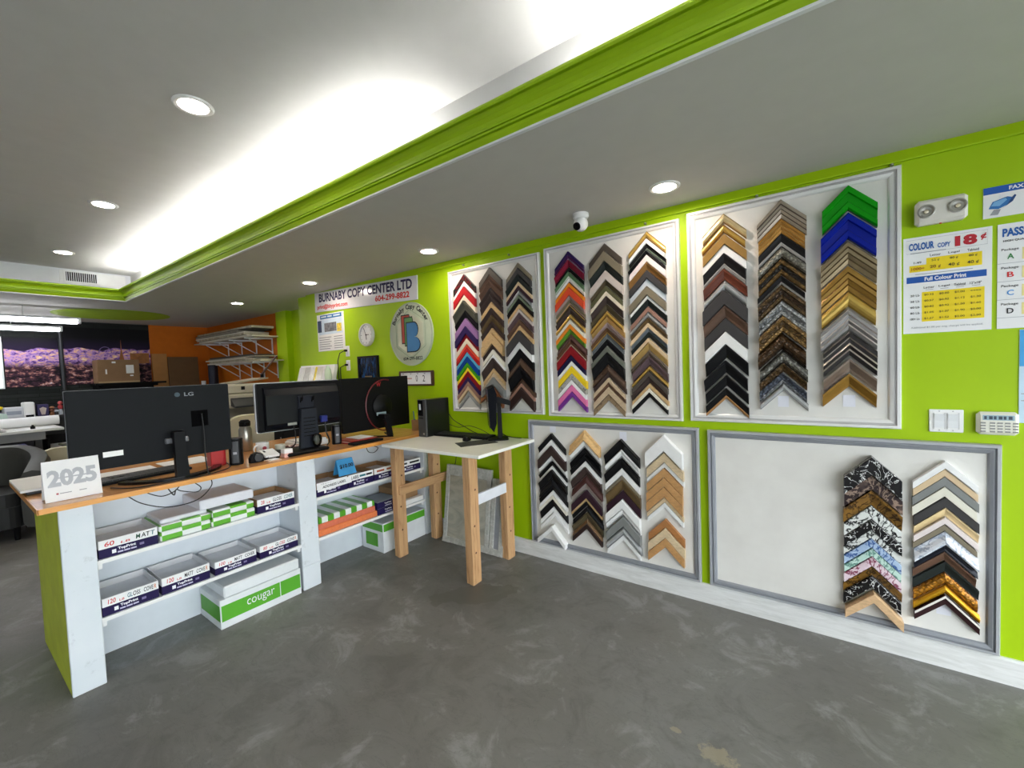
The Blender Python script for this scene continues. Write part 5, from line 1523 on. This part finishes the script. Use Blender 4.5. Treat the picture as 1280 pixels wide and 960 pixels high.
# ================================================================== WOODEN TABLE
Y2 = -.002
tb = thing('work_table', 'tall table with white top on raw wooden legs', 'table', (-2.24, -.36, 0))
tt = MB().box(-2.742, -1.752, -.695, -.022, .912, ZCT, .003)
obj('table_top', tt, paint('cream_white_laminate', (246, 246, 238), .25, var=.02), tb)
pine = lambda ax: wood('raw_pine', (206, 164, 118), (168, 120, 76), 5, ax, .55)
for x0, y0 in ((-2.735, -.600), (-2.755, -.180), (-1.940, -.622), (-1.960, -.180)):
    lg = obj('leg', MB().box(x0, x0 + .036, y0, y0 + .088, .0006, .9118, .003), pine('z'), tb)
    obj('leg_cheek', MB().box(x0 - .034, x0 - .0005, y0 + .006, y0 + .064, .0006, .9118, .003), pine('z'), lg)
    for kz in (.22, .41, .66):
        obj('knot', MB().lathe([(.008, 0), (.007, .0008), (0, .0008)], (x0 + .036, y0 + .03 + .04 * ((kz * 10) % 1), kz), 10, 'x'), paint('wood_knot', (96, 58, 34), .6), lg)
obj('stretcher', MB().box(-2.6985, -2.678, -.585, -.050, .508, .585, .002), pine('y'), tb)
obj('stretcher', MB().box(-1.9405, -1.922, -.5335, -.1805, .535, .612, .002), paint('white_painted_batten', (226, 228, 234), .5), tb)

# ---- on the table
t_ = thing('computer_tower', 'slim black desktop computer tower on the wooden table', 'computer', (-2.68, -.20, Z))
obj('case', MB().box(-2.735, -2.640, -.300, -.032, Z + .0008, 1.250, .003), paint('satin_black_case', (16, 17, 18), .3), t_)
ff = obj('front_bezel', MB().box(-2.737, -2.638, -.312, -.300, Z + .0008, 1.252, .003), paint('grey_case_front', (66, 66, 66), .45), t_)
obj('drive_bay', MB().box(-2.730, -2.672, -.3135, -.312, 1.115, 1.245), G['black_gloss'], ff)
obj('sticker', MB().box(-2.716, -2.695, -.3142, -.3135, 1.165, 1.215), paint('white_sticker', (206, 212, 216), .5), ff)
obj('badge', MB().box(-2.680, -2.662, -.3135, -.312, .955, .970), G['steel'], ff)
for k in range(5):
    obj('port', MB().box(-2.725 + k * .011, -2.718 + k * .011, -.3132, -.312, 1.09, 1.10), G['black'], ff)
kt = keyboard('keyboard', 'black keyboard at the back of the wooden table', -2.36, -.155, .56, .125, -PI / 2 + .03, Z, 'keyboards')
tag(obj('desk_mat', MB().prism([(-2.215, -.420), (-2.065, -.520), (-1.925, -.260), (-2.075, -.175)], Z + .0005, Z + .0035, 'z'), paint('rubber_mat', (48, 50, 48), .7)), 'dark rectangular mouse mat on the wooden table', 'mat')
t_ = thing('mouse', 'small black mouse beside the mat on the wooden table', 'mouse', (-2.21, -.29, Z + .0035), 'mice')
ms = MB().lathe([(.030, .0006), (.033, .006), (.031, .018), (.022, .030), (.001, .035)], (0, 0, 0), 20)
ms.rot(Matrix.Translation((-2.215, -.285, Z + .0004)) @ Matrix.Rotation(-1.0, 4, 'Z') @ Matrix.Diagonal((1.7, 1, 1, 1)))
obj('shell', ms, G['black'], t_)
obj('wheel', MB().tube([(-2.195, -.318, Z + .030), (-2.185, -.313, Z + .030)], .006, 10), G['charcoal'], t_)
# small monitor, seen edge-on
m4 = thing('monitor', 'small black monitor seen edge-on on the wooden table', 'monitor', (-2.03, -.14, Z))
Rm = Matrix.Translation((-2.055, -.165, 0)) @ Matrix.Rotation(math.radians(41.5), 4, 'Z')
# local frame: x = screen normal, y = along the screen
def loc(mb):
    return mb.rot(Rm)
obj('panel', loc(MB().prism([(-.032, 1.335), (-.020, 1.05), (.008, 1.015), (.030, 1.08), (.036, 1.30), (.018, 1.36)], -.165, .165, 'y')), paint('panel_navy_black', (8, 10, 17), .6, spec=.08), m4)
obj('screen', loc(MB().prism([(-.0335, 1.345), (-.0215, 1.035), (-.0205, 1.035), (-.0315, 1.345)], -.168, .168, 'y')), G['black_gloss'], m4)
obj('column', loc(MB().prism([(.046, Z + .012), (.082, Z + .012), (.076, 1.245), (.050, 1.245)], -.024, .024, 'y')), G['black'], m4)
obj('bracket', loc(MB().prism([(.028, 1.222), (.052, 1.226), (.150, 1.200), (.150, 1.236), (.060, 1.268), (.028, 1.268)], -.045, .045, 'y')), G['black'], m4)
obj('base', loc(MB().prism(rounded_rect(.045, 0, .16, .17, .03), Z + .0006, Z + .012, 'z')), G['black'], m4)
cable('cable', 'black cable from the computer tower along the wall', [(-2.64, -.05, 1.12), (-2.58, -.04, 1.05), (-2.46, -.04, 1.0), (-2.36, -.05, Z + .03), (-2.24, -.06, Z + .006), (-2.12, -.08, Z + .006)], .003)
cable('cable', 'thin black cable arching over the keyboard on the table', [(-2.64, -.06, 1.02), (-2.52, -.05, .99), (-2.40, -.05, 1.01), (-2.28, -.04, .985), (-2.16, -.06, .95), (-2.08, -.10, Z + .006)], .0025)
cable('cable', 'black cable behind the small monitor base', [(-2.01, -.12, .99), (-1.98, -.08, .955), (-1.92, -.05, Z + .006), (-1.86, -.045, Z + .005)], .0035)
cable('cable', 'black cable hanging from the table to the floor by the wall', [(-2.60, -.03, .90), (-2.58, -.025, .80), (-2.60, -.022, .66), (-2.66, -.022, .60)], .003)

# ---- wrapped prints leaning on the wall under the table
def wrapped(label, x0, x1, h, y0, y1, tk, mcol):
    w = thing('wrapped_print', label, 'wrapped print', ((x0 + x1) / 2, y0, 0), 'wrapped prints under the table')
    a = math.atan2(y1 - y0, h)
    def R3(mb):
        return mb.rot(Matrix.Translation((0, y0, .0012)) @ Matrix.Rotation(-a, 4, 'X'))
    obj('board', R3(MB().box(x0 + .02, x1 - .02, -tk + .004, 0, .02, h - .02)), mcol, w)
    t = NT('bubble_wrap_film')
    n_ = t.noise(26, 5, .65, dist=1.0)
    t.color(t.ramp(n_, [(.3, rgb(168, 168, 160)), (.7, rgb(206, 206, 200))]))
    t.bump(n_, .5, .008)
    film = t.set(.18)
    obj('film_edge', R3(MB().box(x0, x0 + .045, -tk, .001, 0, h, .004)), film, w)
    obj('film_edge', R3(MB().box(x1 - .045, x1, -tk, .001, 0, h, .004)), film, w)
    obj('film_edge', R3(MB().box(x0 + .045, x1 - .045, -tk, .001, 0, .05, .004)), film, w)
    obj('film_edge', R3(MB().box(x0 + .045, x1 - .045, -tk, .001, h - .09, h, .004)), film, w)
    obj('corner_fold', R3(MB().prism([(x0 - .006, 0), (x0 + .085, 0), (x0 + .01, .10)], -tk - .003, -tk - .0005, 'y')), film, w)
    obj('corner_fold', R3(MB().prism([(x1 + .006, 0), (x1 + .006, .10), (x1 - .085, 0)], -tk - .003, -tk - .0005, 'y')), film, w)
tp = NT('printed_canvas_grey')
n_ = tp.noise(3.2, 6, .65, tp.scaled(1, 1, 2.2), 1.2)
tp.color(tp.ramp(n_, [(.3, rgb(150, 148, 136)), (.5, rgb(182, 178, 162)), (.7, rgb(198, 194, 180))]))
wrapped('film wrapped print with grey picture leaning under the table', -2.640, -2.135, .665, -.155, -.062, .028, tp.set(.3))
wrapped('narrower film wrapped print behind the right table leg', -2.128, -1.99, .60, -.155, -.062, .030, paint('grey_wrap_print', (150, 152, 156), .3, var=.12))

# ================================================================== BACK OF THE SHOP
# ---- night city murals (flat prints) on the slate wall
def mural_material(seed):
    t = NT('night_city_print')
    sep = t.n('ShaderNodeSeparateXYZ'); t.l(t.obj(), sep.inputs[0])
    z = sep.outputs[2]
    v = t.scaled(1, 5, 9)
    f = t.noise(2.4, 5, .7, v, .4)
    mp = t.n('ShaderNodeMapping'); mp.inputs['Location'].default_value = (seed, seed * 2.3, 0); mp.inputs['Scale'].default_value = (1, 6, 11)
    t.l(t.obj(), mp.inputs['Vector'])
    f2 = t.noise(1.6, 4, .7, mp.outputs['Vector'])
    lights = t.ramp(f, [(.34, rgb(30, 18, 40)), (.42, rgb(106, 66, 150)), (.50, rgb(190, 150, 214)), (.57, rgb(230, 170, 120)), (.64, rgb(250, 226, 200))])
    ground = t.ramp(f2, [(.40, rgb(20, 16, 22)), (.53, rgb(74, 44, 60)), (.60, rgb(180, 124, 110)), (.70, rgb(220, 210, 214))])
    city = t.mix(t.ramp(z, [(.28, (1, 1, 1, 1)), (.38, (0, 0, 0, 1))]), lights, ground)
    sky = t.ramp(z, [(.52, rgb(40, 26, 58)), (.72, rgb(8, 6, 12))])
    edge = t.math('ADD', z, t.math('MULTIPLY', t.math('SUBTRACT', t.noise(1.3, 1, .4, t.scaled(1, 3, .01)), .5), .16))
    t.color(t.mix(t.ramp(edge, [(.545, (0, 0, 0, 1)), (.555, (1, 1, 1, 1))]), city, sky))
    return t.set(.5, 0, .15)
def mural(label, y0, y1, z0, z1, seed):
    o_ = obj('city_poster', MB().box(XB + .001, XB + .012, y0, y1, z0, z1), mural_material(seed))
    return tag(o_, label, 'poster', 'night city posters')
mural('night city poster with pale low buildings, left on the slate wall', -2.05, -1.520, 1.475, 2.19, .0)
p2 = mural('wide night city poster behind the cardboard carton', -1.470, -.435, 1.485, 2.36, 3.7)
obj('tower_print', MB().prism([(-.840, 1.83), (-.770, 1.83), (-.798, 2.02), (-.806, 2.20), (-.812, 2.02)], XB + .0122, XB + .0128, 'x'), paint('amber_print', (150, 86, 36), .5), p2)
obj('pavilion_print', MB().box(XB + .0122, XB + .0128, -.70, -.45, 1.80, 1.97), paint('amber_print_2', (150, 92, 40), .5, var=.3, scale=14), p2)
wh = [(XB + .0128, -1.00 + .075 * math.cos(a), 1.97 + .10 * math.sin(a)) for a in [PI * k / 12 for k in range(13)]]
obj('arch_print', MB().tube(wh, .006, 5), paint('violet_print', (110, 84, 150), .5), p2)
tag(obj('roller_pole', MB().tube([(XB + .03, -1.488, 1.40), (XB + .03, -1.492, 2.40)], .022, 10), G['charcoal']), 'dark vertical pole between the two city posters', 'pole')
w1 = struct('window_1', MB().box(XB + .001, XB + .02, -2.60, -2.065, 1.46, 2.20), G['white'])
obj('pane', MB().box(XB + .0202, XB + .024, -2.58, -2.085, 1.48, 2.18), glow('bright_pane', (.82, .95, .80, 1), 1.2), w1)

# ---- black shelf and carton under the wide poster
sh = thing('wall_shelf', 'black wall shelf under the night city poster', 'shelf', (XB + .2, -.78, 1.30))
obj('board', MB().box(XB + .001, XB + .36, -1.20, -.33, 1.455, 1.485), G['black'], sh)
obj('back_plate', MB().box(XB + .001, XB + .02, -1.18, -.36, 1.25, 1.4548), G['black'], sh)
for yy in (-1.10, -.45):
    obj('bracket', MB().box(XB + .021, XB + .30, yy, yy + .02, 1.42, 1.4548), G['black'], sh)
cb = thing('cardboard_carton', 'brown cardboard carton with white labels on the black shelf', 'carton', (XB + .2, -.93, 1.486))
cx0, cx1 = XB + .03, XB + .33
obj('box', MB().box(cx0, cx1, -1.165, -.665, 1.4856, 1.850, .003), paint('dull_cardboard', (140, 108, 76), .8, var=.06), cb)
obj('tape', MB().box(cx1 - .0002, cx1 + .001, -1.16, -.670, 1.4862, 1.512), paint('packing_tape', (176, 146, 104), .4), cb)
for a, b_, c_, d_ in ((-.830, -.735, 1.630, 1.765), (-.995, -.950, 1.795, 1.822), (-1.075, -1.055, 1.625, 1.700), (-.785, -.745, 1.585, 1.606)):
    obj('label', MB().box(cx1, cx1 + .0012, a, b_, c_, d_), G['paper'], cb)
# ---- big cardboard sheets in the orange corner
for lab, y0, y1, z1, x0, tk, m_ in (('tall pale cardboard sheet leaning beside the city poster', -.43, -.225, 1.96, XB + .05, .03, paint('light_cardboard', (176, 124, 70), .8)),
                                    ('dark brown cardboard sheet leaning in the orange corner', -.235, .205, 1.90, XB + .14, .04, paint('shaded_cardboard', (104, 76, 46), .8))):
    mb = MB().box(-tk, 0, y0, y1, .0006, z1)
    mb.rot(Matrix.Translation((x0 + .09, 0, 0)) @ Matrix.Rotation(-.035, 4, 'Y'))
    s_ = obj('cardboard_sheet', mb, m_)
    tag(s_, lab, 'cardboard', 'cardboard sheets')
t_ = thing('print_roll', 'dark blue rolled print standing in the orange corner', 'roll', (-8.75, .30, 0))
obj('tube', MB().lathe([(.075, .001), (.075, 1.74), (.060, 1.74), (.060, 1.70), (0, 1.70)], (-8.75, .30, 0), 20), paint('dark_blue_roll', (24, 30, 52), .5), t_)
obj('core', MB().lathe([(.045, 1.70), (.045, 1.76), (.038, 1.76)], (-8.75, .30, 0), 16), G['paper'], t_)
tag(obj('white_roll', MB().lathe([(.035, .001), (.035, 1.46), (.025, 1.46), (.025, 1.42), (0, 1.42)], (-8.98, .22, 0), 16), G['paper']), 'thin white paper roll beside the dark blue roll', 'roll')

# ---- two bracket shelves loaded with boards on the orange side wall
def board_shelf(label, zs, xl, xr, depth, seed):
    rr = random.Random(seed)
    s_ = thing('bracket_shelf', label, 'shelf', ((xl + xr) / 2, YR2, zs - .25))
    for x in [xl + .35 + k * (xr - xl - .6) / 3 for k in range(4)]:
        b_ = obj('bracket', MB().box(x - .01, x + .01, YR2 - .014, YR2 - .001, zs - .26, zs - .002), G['white'], s_)
        obj('arm', MB().box(x - .01, x + .01, YR2 - depth, YR2 - .0145, zs - .020, zs - .001), G['white'], b_)
        obj('strut', MB().tube([(x, YR2 - .014, zs - .22), (x, YR2 - depth * .85, zs - .024)], .008, 6), G['white'], b_)
    obj('shelf_board', MB().box(xl, xr, YR2 - depth, YR2 - .002, zs, zs + .016), paint('pale_shelf', (214, 206, 190), .5), s_)
    return s_
def board_stack(names_, zs, xl, xr, depth, seed):
    rr = random.Random(seed)
    z = zs + .0165
    for lab, m_, th in names_:
        a, b_ = rr.uniform(-.05, .15), rr.uniform(-.30, .05)
        mb = MB().box(xl + .1 + a, xr - .12 + b_, YR2 - depth + rr.uniform(-.05, .06), YR2 - .05, z, z + th, .002)
        tag(obj('mounting_board', mb, m_), lab, 'board', 'boards on the bracket shelves')
        z += th + .0008
pw, pg, pk = paint('foam_board', (214, 208, 192), .4), paint('grey_board', (150, 142, 126), .5, var=.2), paint('dark_board', (54, 46, 40), .5)
film2 = paint('clear_wrapped_board', (190, 182, 160), .2, var=.25, scale=14, bump=.6)
board_shelf('upper white bracket shelf on the orange side wall', 2.085, -8.75, -6.55, .40, 1)
board_stack((('pale foam board lowest on the upper shelf', pw, .022), ('film wrapped board second on the upper shelf', film2, .030), ('white board third on the upper shelf', pw, .018),
             ('grey board fourth on the upper shelf', pg, .022), ('dark board fifth on the upper shelf', pk, .020), ('film wrapped board topmost on the upper shelf', film2, .034)), 2.085, -8.75, -6.55, .42, 11)
board_shelf('lower white bracket shelf on the orange side wall', 1.725, -8.35, -6.42, .36, 2)
board_stack((('film wrapped board lowest on the lower shelf', film2, .030), ('pale foam board second on the lower shelf', pw, .018), ('grey board third on the lower shelf', pg, .018),
             ('dark board topmost on the lower shelf', pk, .024)), 1.725, -8.35, -6.42, .40, 12)

# ---- copier behind the monitors
cp = thing('photocopier', 'beige photocopier standing between the left and middle monitors', 'photocopier', (-5.75, -.45, 0))
bei = paint('beige_plastic', (196, 190, 172), .45, var=.05)
bei2 = paint('grey_beige_plastic', (160, 154, 138), .45, var=.08)
obj('cabinet', MB().box(-6.10, -5.42, -.78, -.14, .0006, .98, .015), bei, cp)
for k in range(3):
    d_ = obj('paper_drawer', MB().box(-5.4198, -5.405, -.75, -.17, .12 + k * .24, .33 + k * .24, .006), bei2, cp)
    obj('handle', MB().box(-5.4048, -5.395, -.52, -.40, .27 + k * .24, .29 + k * .24), G['charcoal'], d_)
obj('output_bay', MB().box(-6.08, -5.50, -.74, -.18, .9802, 1.14), bei2, cp)
obj('scanner', MB().box(-6.10, -5.44, -.76, -.16, 1.1402, 1.30, .012), bei, cp)
obj('control_panel', MB().prism([(-5.44, 1.17), (-5.33, 1.15), (-5.33, 1.17), (-5.44, 1.26)], -.70, -.25, 'y'), G['charcoal'], cp)
ad = obj('document_feeder', MB().box(-6.06, -5.50, -.74, -.20, 1.3002, 1.42, .02), bei, cp)
obj('feed_tray', MB().prism([(-.60, 1.4205), (-.22, 1.47), (-.22, 1.485), (-.60, 1.435)], -6.0, -5.56, 'x'), bei2, ad)
obj('square_sensor', MB().box(-5.4998, -5.497, -.56, -.52, 1.35, 1.39), G['black'], cp)
dl = thing('desk_lamp', 'dark jointed lamp stem rising above the photocopier', 'lamp', (-5.60, -.30, 1.42))
obj('lower_arm', MB().tube([(-5.72, -.22, 1.4865), (-5.72, -.22, 1.53)], .02, 10), G['black'], dl)
obj('upper_arm', MB().tube([(-5.72, -.22, 1.53), (-5.72, -.03, 1.76)], .014, 8), paint('dark_red_arm', (62, 20, 22), .4), dl)

# ---- tall cabinet with the slanted document rack by the pier
cbn = thing('tall_cabinet', 'dark cabinet behind the middle monitor by the lime wall', 'cabinet', (-4.75, -.26, 0))
obj('body', MB().box(-5.15, -4.34, -.46, -.022, .0006, 1.36, .004), G['charcoal'], cbn)
for y in (-5.14, -4.74):
    d_ = obj('door', MB().box(y, y + .39, -.476, -.4602, .03, 1.34, .003), G['black'], cbn)
    obj('handle', MB().box(y + .35, y + .365, -.486, -.4762, .70, .82), G['steel'], d_)
rk = thing('document_rack', 'white document rack full of glossy leaflets by the lime wall', 'rack', (-4.75, -.2, 1.36))
obj('base', MB().box(-5.06, -4.34, -.33, -.05, 1.3606, 1.40, .006), G['white_bright'], rk)
obj('back', MB().prism([(-.10, 1.40), (-.06, 1.40), (-.02, 1.605), (-.06, 1.605)], -5.06, -4.34, 'x'), G['white_bright'], rk)
for k, (a, b_, m_) in enumerate(((-5.04, -4.92, 'white_bright'), (-4.91, -4.80, 'paper'), (-4.79, -4.70, 'white_bright'), (-4.69, -4.655, 'yellow_ink'), (-4.645, -4.53, 'paper'), (-4.52, -4.42, 'white_bright'))):
    obj('leaflet', MB().prism([(-.135, 1.4004), (-.125, 1.4004), (-.075, 1.585), (-.085, 1.585)], a, b_, 'x'), paint('leaflet_%d' % k, ((236, 236, 230), (206, 206, 200), (240, 240, 236), (222, 200, 60), (214, 210, 200), (236, 236, 232))[k], .2, var=.08, scale=40), rk)
obj('bottle', MB().lathe([(.035, 0), (.036, .10), (.030, .15), (.016, .17), (.016, .19), (0, .19)], (-4.385, -.12, 1.4004), 18), paint('pale_green_bottle', (206, 226, 200), .25), rk)

# ---- white work table with plotter roll on the left
wt_ = thing('plotter_table', 'white topped work table at the back left', 'table', (-8.2, -2.4, 0))
obj('table_top', MB().box(-8.85, -7.95, -3.6, -1.70, .905, .935, .003), paint('worn_white_top', (222, 222, 216), .35), wt_)
obj('apron', MB().box(-8.80, -8.02, -3.55, -1.86, .800, .9048), paint('grey_apron', (150, 152, 154), .5), wt_)
for x in (-8.76, -8.10):
    for y in (-3.5, -1.95):
        obj('leg', MB().box(x, x + .06, y, y + .06, .0006, .7998), G['charcoal'], wt_)
obj('modesty_panel', MB().box(-8.06, -8.03, -3.43, -1.96, .25, .7995), paint('navy_panel', (14, 14, 30), .6), wt_)
sp_ = thing('side_shelf_unit', 'low dark shelf unit with white shelf beside the work table', 'shelf', (-8.5, -1.45, 0))
obj('frame', MB().box(-8.80, -8.06, -1.84, -1.82, .0006, .79).box(-8.80, -8.06, -1.32, -1.30, .0006, .79).box(-8.80, -8.78, -1.82, -1.32, .0006, .79), G['black'], sp_)
obj('shelf_board', MB().box(-8.7798, -8.04, -1.8198, -1.3202, .62, .66), G['white'], sp_)
obj('shelf_board', MB().box(-8.7798, -8.06, -1.8198, -1.3202, .20, .22), G['white'], sp_)
tag(obj('cable_coil', MB().tube([(-8.20 + .07 * math.cos(a), -1.62 + .10 * math.sin(a), .687 + .01 * math.sin(3 * a)) for a in [2 * PI * k / 20 for k in range(20)]], .016, 8, closed=True), paint('grey_cable', (140, 138, 128), .5)), 'grey coiled cable on the low white shelf', 'cable')
r_ = thing('paper_roll', 'long white paper roll lying on the work table', 'paper roll', (-8.55, -2.3, .9356))
obj('roll', MB().tube([(-8.60, -3.4, 1.005), (-8.60, -1.66, 1.005)], .065, 20), G['paper'], r_)
obj('core', MB().tube([(-8.60, -1.6598, 1.005), (-8.60, -1.655, 1.005)], .025, 14), G['card'], r_)
tag(obj('paper_pile', MB().box(-8.30, -8.0, -2.75, -2.18, .9354, .965, .004), paint('mixed_papers', (190, 186, 184), .7, var=.35, scale=22)), 'messy pile of papers on the work table', 'papers')
tag(obj('print_sheet', MB().box(-8.35, -7.98, -2.10, -1.76, .9354, .940), G['paper']), 'white print sheet near the work table corner', 'paper')
tag(obj('glue_bottle', MB().lathe([(.022, 0), (.022, .03), (.010, .04), (.010, .05), (0, .05)], (-8.10, -1.955, .9404), 14), G['black']), 'tiny black bottle on the print sheet', 'bottle')
# things behind the roll, on a ledge along the slate wall
lg_ = thing('wall_ledge', 'dark ledge along the slate wall behind the work table', 'shelf', (-9.1, -2.0, .98))
obj('board', MB().box(XB + .001, -8.87, -3.4, -1.30, 1.02, 1.05), G['charcoal'], lg_)
obj('panel', MB().box(XB + .001, XB + .03, -3.4, -1.30, .0006, 1.0198), G['charcoal'], lg_)
pr_ = thing('label_printer', 'white label printer on the ledge below the left poster', 'printer', (-9.05, -1.98, 1.05))
obj('body', MB().box(-9.20, -8.92, -2.12, -1.945, 1.0506, 1.20, .01), paint('pale_printer', (206, 208, 214), .4), pr_)
obj('tower', MB().box(-9.18, -8.90, -1.9448, -1.84, 1.0506, 1.26, .012), G['white_bright'], pr_)
obj('slot', MB().box(-8.9198, -8.917, -2.10, -1.965, 1.10, 1.15), paint('slot_grey', (150, 156, 170), .4), pr_)
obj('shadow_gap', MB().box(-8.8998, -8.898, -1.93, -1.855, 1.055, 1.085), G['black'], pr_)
b_ = thing('toy_box', 'dark violet box with pale figure print on the ledge', 'box', (-9.05, -1.755, 1.05))
obj('carton', MB().box(-9.15, -9.00, -1.81, -1.70, 1.0506, 1.215, .003), paint('violet_box', (46, 34, 92), .4), b_)
obj('print', MB().prism([(-1.772, 1.07), (-1.737, 1.07), (-1.720, 1.16), (-1.755, 1.18), (-1.790, 1.16)], -8.9998, -8.998, 'x'), paint('pale_print', (206, 190, 180), .5), b_)
for lab, y, cs, h in (('small orange brown figurine on the ledge', -1.665, ((150, 96, 62), (120, 70, 50), (176, 120, 84)), .13), ('black and white figurine on the ledge', -1.625, ((60, 60, 64), (190, 196, 206), (60, 60, 66)), .11), ('red topped figurine on the ledge', -1.580, ((190, 196, 206), (176, 60, 62), (196, 84, 84)), .20)):
    g_ = thing('figurine', lab, 'figurine', (-9.02, y, 1.05), 'figurines on the ledge')
    obj('legs', MB().lathe([(.022, .0006), (.026, h * .15), (.018, h * .40)], (-9.02, y, 1.05), 12), paint('figure_legs_%d' % int(h * 100), cs[0], .5), g_)
    obj('torso', MB().lathe([(.018, h * .4005), (.030, h * .52), (.026, h * .66), (.010, h * .72)], (-9.02, y, 1.05), 12), paint('figure_torso_%d' % int(h * 100), cs[1], .5), g_)
    obj('head', MB().lathe([(.008, h * .7205), (.026, h * .80), (.028, h * .88), (.018, h * .97), (.001, h)], (-9.02, y, 1.05), 12), paint('figure_head_%d' % int(h * 100), cs[2], .5), g_)
y_ = thing('flower_pot', 'yellow flower in a violet pot at the left edge', 'plant', (-9.0, -2.19, 1.05))
obj('pot', MB().lathe([(.05, .0006), (.06, .09), (.055, .09), (.05, .08), (0, .08)], (-9.0, -2.19, 1.05), 18), paint('violet_pot', (80, 62, 110), .5), y_)
obj('stem', MB().tube([(-9.0, -2.19, 1.12), (-9.0, -2.17, 1.18)], .006, 6), G['green_ink'], y_)
for k in range(7):
    a = 2 * PI * k / 7
    pt = MB().lathe([(.001, 0), (.022, .02), (.024, .04), (.001, .06)], (0, 0, 0), 8)
    pt.rot(Matrix.Translation((-9.0, -2.17, 1.185)) @ Matrix.Rotation(a, 4, 'Z') @ Matrix.Rotation(1.1, 4, 'Y'))
    obj('petal', pt, G['yellow_ink'], y_)
tag(obj('paper_bag', MB().prism([(-2.20, 1.0506), (-2.09, 1.0506), (-2.10, 1.12), (-2.15, 1.135), (-2.19, 1.11)], -8.915, -8.88, 'x'), paint('mint_packet', (196, 216, 206), .6)), 'pale mint packet in front of the label printer', 'packet')
# blue box in the shade under the work table
tag(obj('storage_bin', MB().box(-7.94, -7.66, -2.55, -2.04, .0006, .78, .01), paint('deep_blue_bin', (20, 26, 92), .45)), 'deep blue storage bin below the work table', 'bin')

# ---- dark tub armchair
def tub_chair(cx, cy, ang):
    a_ = thing('armchair', 'dark grey leather tub armchair beyond the counter end', 'armchair', (cx, cy, 0), None, (0, 0, ang))
    lea = paint('charcoal_leather', (64, 64, 60), .5, spec=.3, var=.08, bump=.1)
    lea2 = paint('dark_leather_seat', (40, 41, 41), .5, spec=.3, var=.08)
    # shell: thick padded wall swept round three sides, lower towards the arm fronts
    n_, mb = 26, MB()
    vs, fs = [], []
    sec = 12
    for i in range(n_ + 1):
        t_ = i / n_
        a = math.radians(-128 + 256 * t_)               # 0 = back centre (local -x)
        r = .385
        px, py = -r * math.cos(a) * .95, r * math.sin(a)
        if abs(a) > math.radians(90):
            px = .10 + .26 * (abs(a) - PI / 2) / math.radians(38) * 1.0
            py = math.copysign(r, a)
            px -= .10 * (1 - (abs(a) - PI / 2) / math.radians(38))
        nx, ny = (-math.cos(a), math.sin(a)) if abs(a) <= PI / 2 else (0, math.copysign(1, a))
        top = .875 - .20 * max(0, (abs(math.degrees(a)) - 35) / 93) ** 1.1
        th_ = .085
        for k in range(sec):
            q = 2 * PI * k / sec
            cu, cv = math.cos(q), math.sin(q)
            cu = math.copysign(abs(cu) ** .6, cu)
            zz = (top + .12) / 2 + (top - .12) / 2 * math.copysign(abs(cv) ** .35, cv)
            vs.append((px + nx * cu * th_, py + ny * cu * th_, zz))
    for i in range(n_):
        for k in range(sec):
            fs.append((i * sec + k, i * sec + (k + 1) % sec, (i + 1) * sec + (k + 1) % sec, (i + 1) * sec + k))
    mb.add(vs, fs, 0, True)
    mb.f += [tuple(range(sec)), tuple(reversed(range(n_ * sec, (n_ + 1) * sec)))]; mb.mi += [0, 0]; mb.sm += [False, False]
    obj('shell', mb, lea, a_, local=True)
    obj('seat_base', MB().prism(rounded_rect(.04, 0, .62, .60, .12), .14, .34, 'z'), lea2, a_, local=True)
    obj('seat_cushion', MB().prism(rounded_rect(.06, 0, .58, .58, .12, 6), .341, .47, 'z'), lea2, a_, local=True)
    for sx in (-.22, .24):
        for sy in (-.24, .24):
            obj('foot', MB().lathe([(.018, .0006), (.026, .1395)], (sx, sy, 0), 10), G['black'], a_, local=True)
tub_chair(-6.60, -2.46, -.25)

# ---- cream office chairs behind the counter
def office_chair(label, x, y, ang, top=.98):
    c_ = thing('office_chair', label, 'chair', (x, y, 0), 'cream office chairs', (0, 0, ang))
    cr = paint('cream_upholstery', (206, 198, 170), .6, var=.05)
    bk = MB().prism(rounded_rect(0, 0, .40, .46, .16, 6), -.025, .03, 'x')
    bk.rot(Matrix.Translation((-.22, 0, top - .23)) @ Matrix.Rotation(-.12, 4, 'Y'))
    obj('backrest', bk, cr, c_, local=True)
    obj('seat', MB().prism(rounded_rect(.02, 0, .44, .44, .10, 5), .42, .49, 'z'), cr, c_, local=True)
    obj('back_post', MB().tube([(-.10, 0, .41), (-.26, 0, .44), (-.262, 0, top - .34), (-.255, 0, top - .22)], .018, 8), G['black'], c_, local=True)
    obj('gas_column', MB().lathe([(.03, .08), (.03, .30), (.022, .30), (.022, .4195)], (0, 0, 0), 14), G['black'], c_, local=True)
    for k in range(5):
        a = 2 * PI * k / 5
        l_ = obj('leg', MB().tube([(0, 0, .085), (.28 * math.cos(a), .28 * math.sin(a), .065)], .018, 8, r2=.012), G['black'], c_, local=True)
        obj('castor', MB().tube([(.28 * math.cos(a) - .02 * math.sin(a), .28 * math.sin(a) + .02 * math.cos(a), .0265), (.28 * math.cos(a) + .02 * math.sin(a), .28 * math.sin(a) - .02 * math.cos(a), .0265)], .026, 12), G['black'], l_, local=True)
office_chair('cream office chair half hidden by the left monitor', -7.45, -1.84, PI, .76)
office_chair('cream office chair in front of the photocopier', -4.40, -1.00, PI - .2, 1.16)
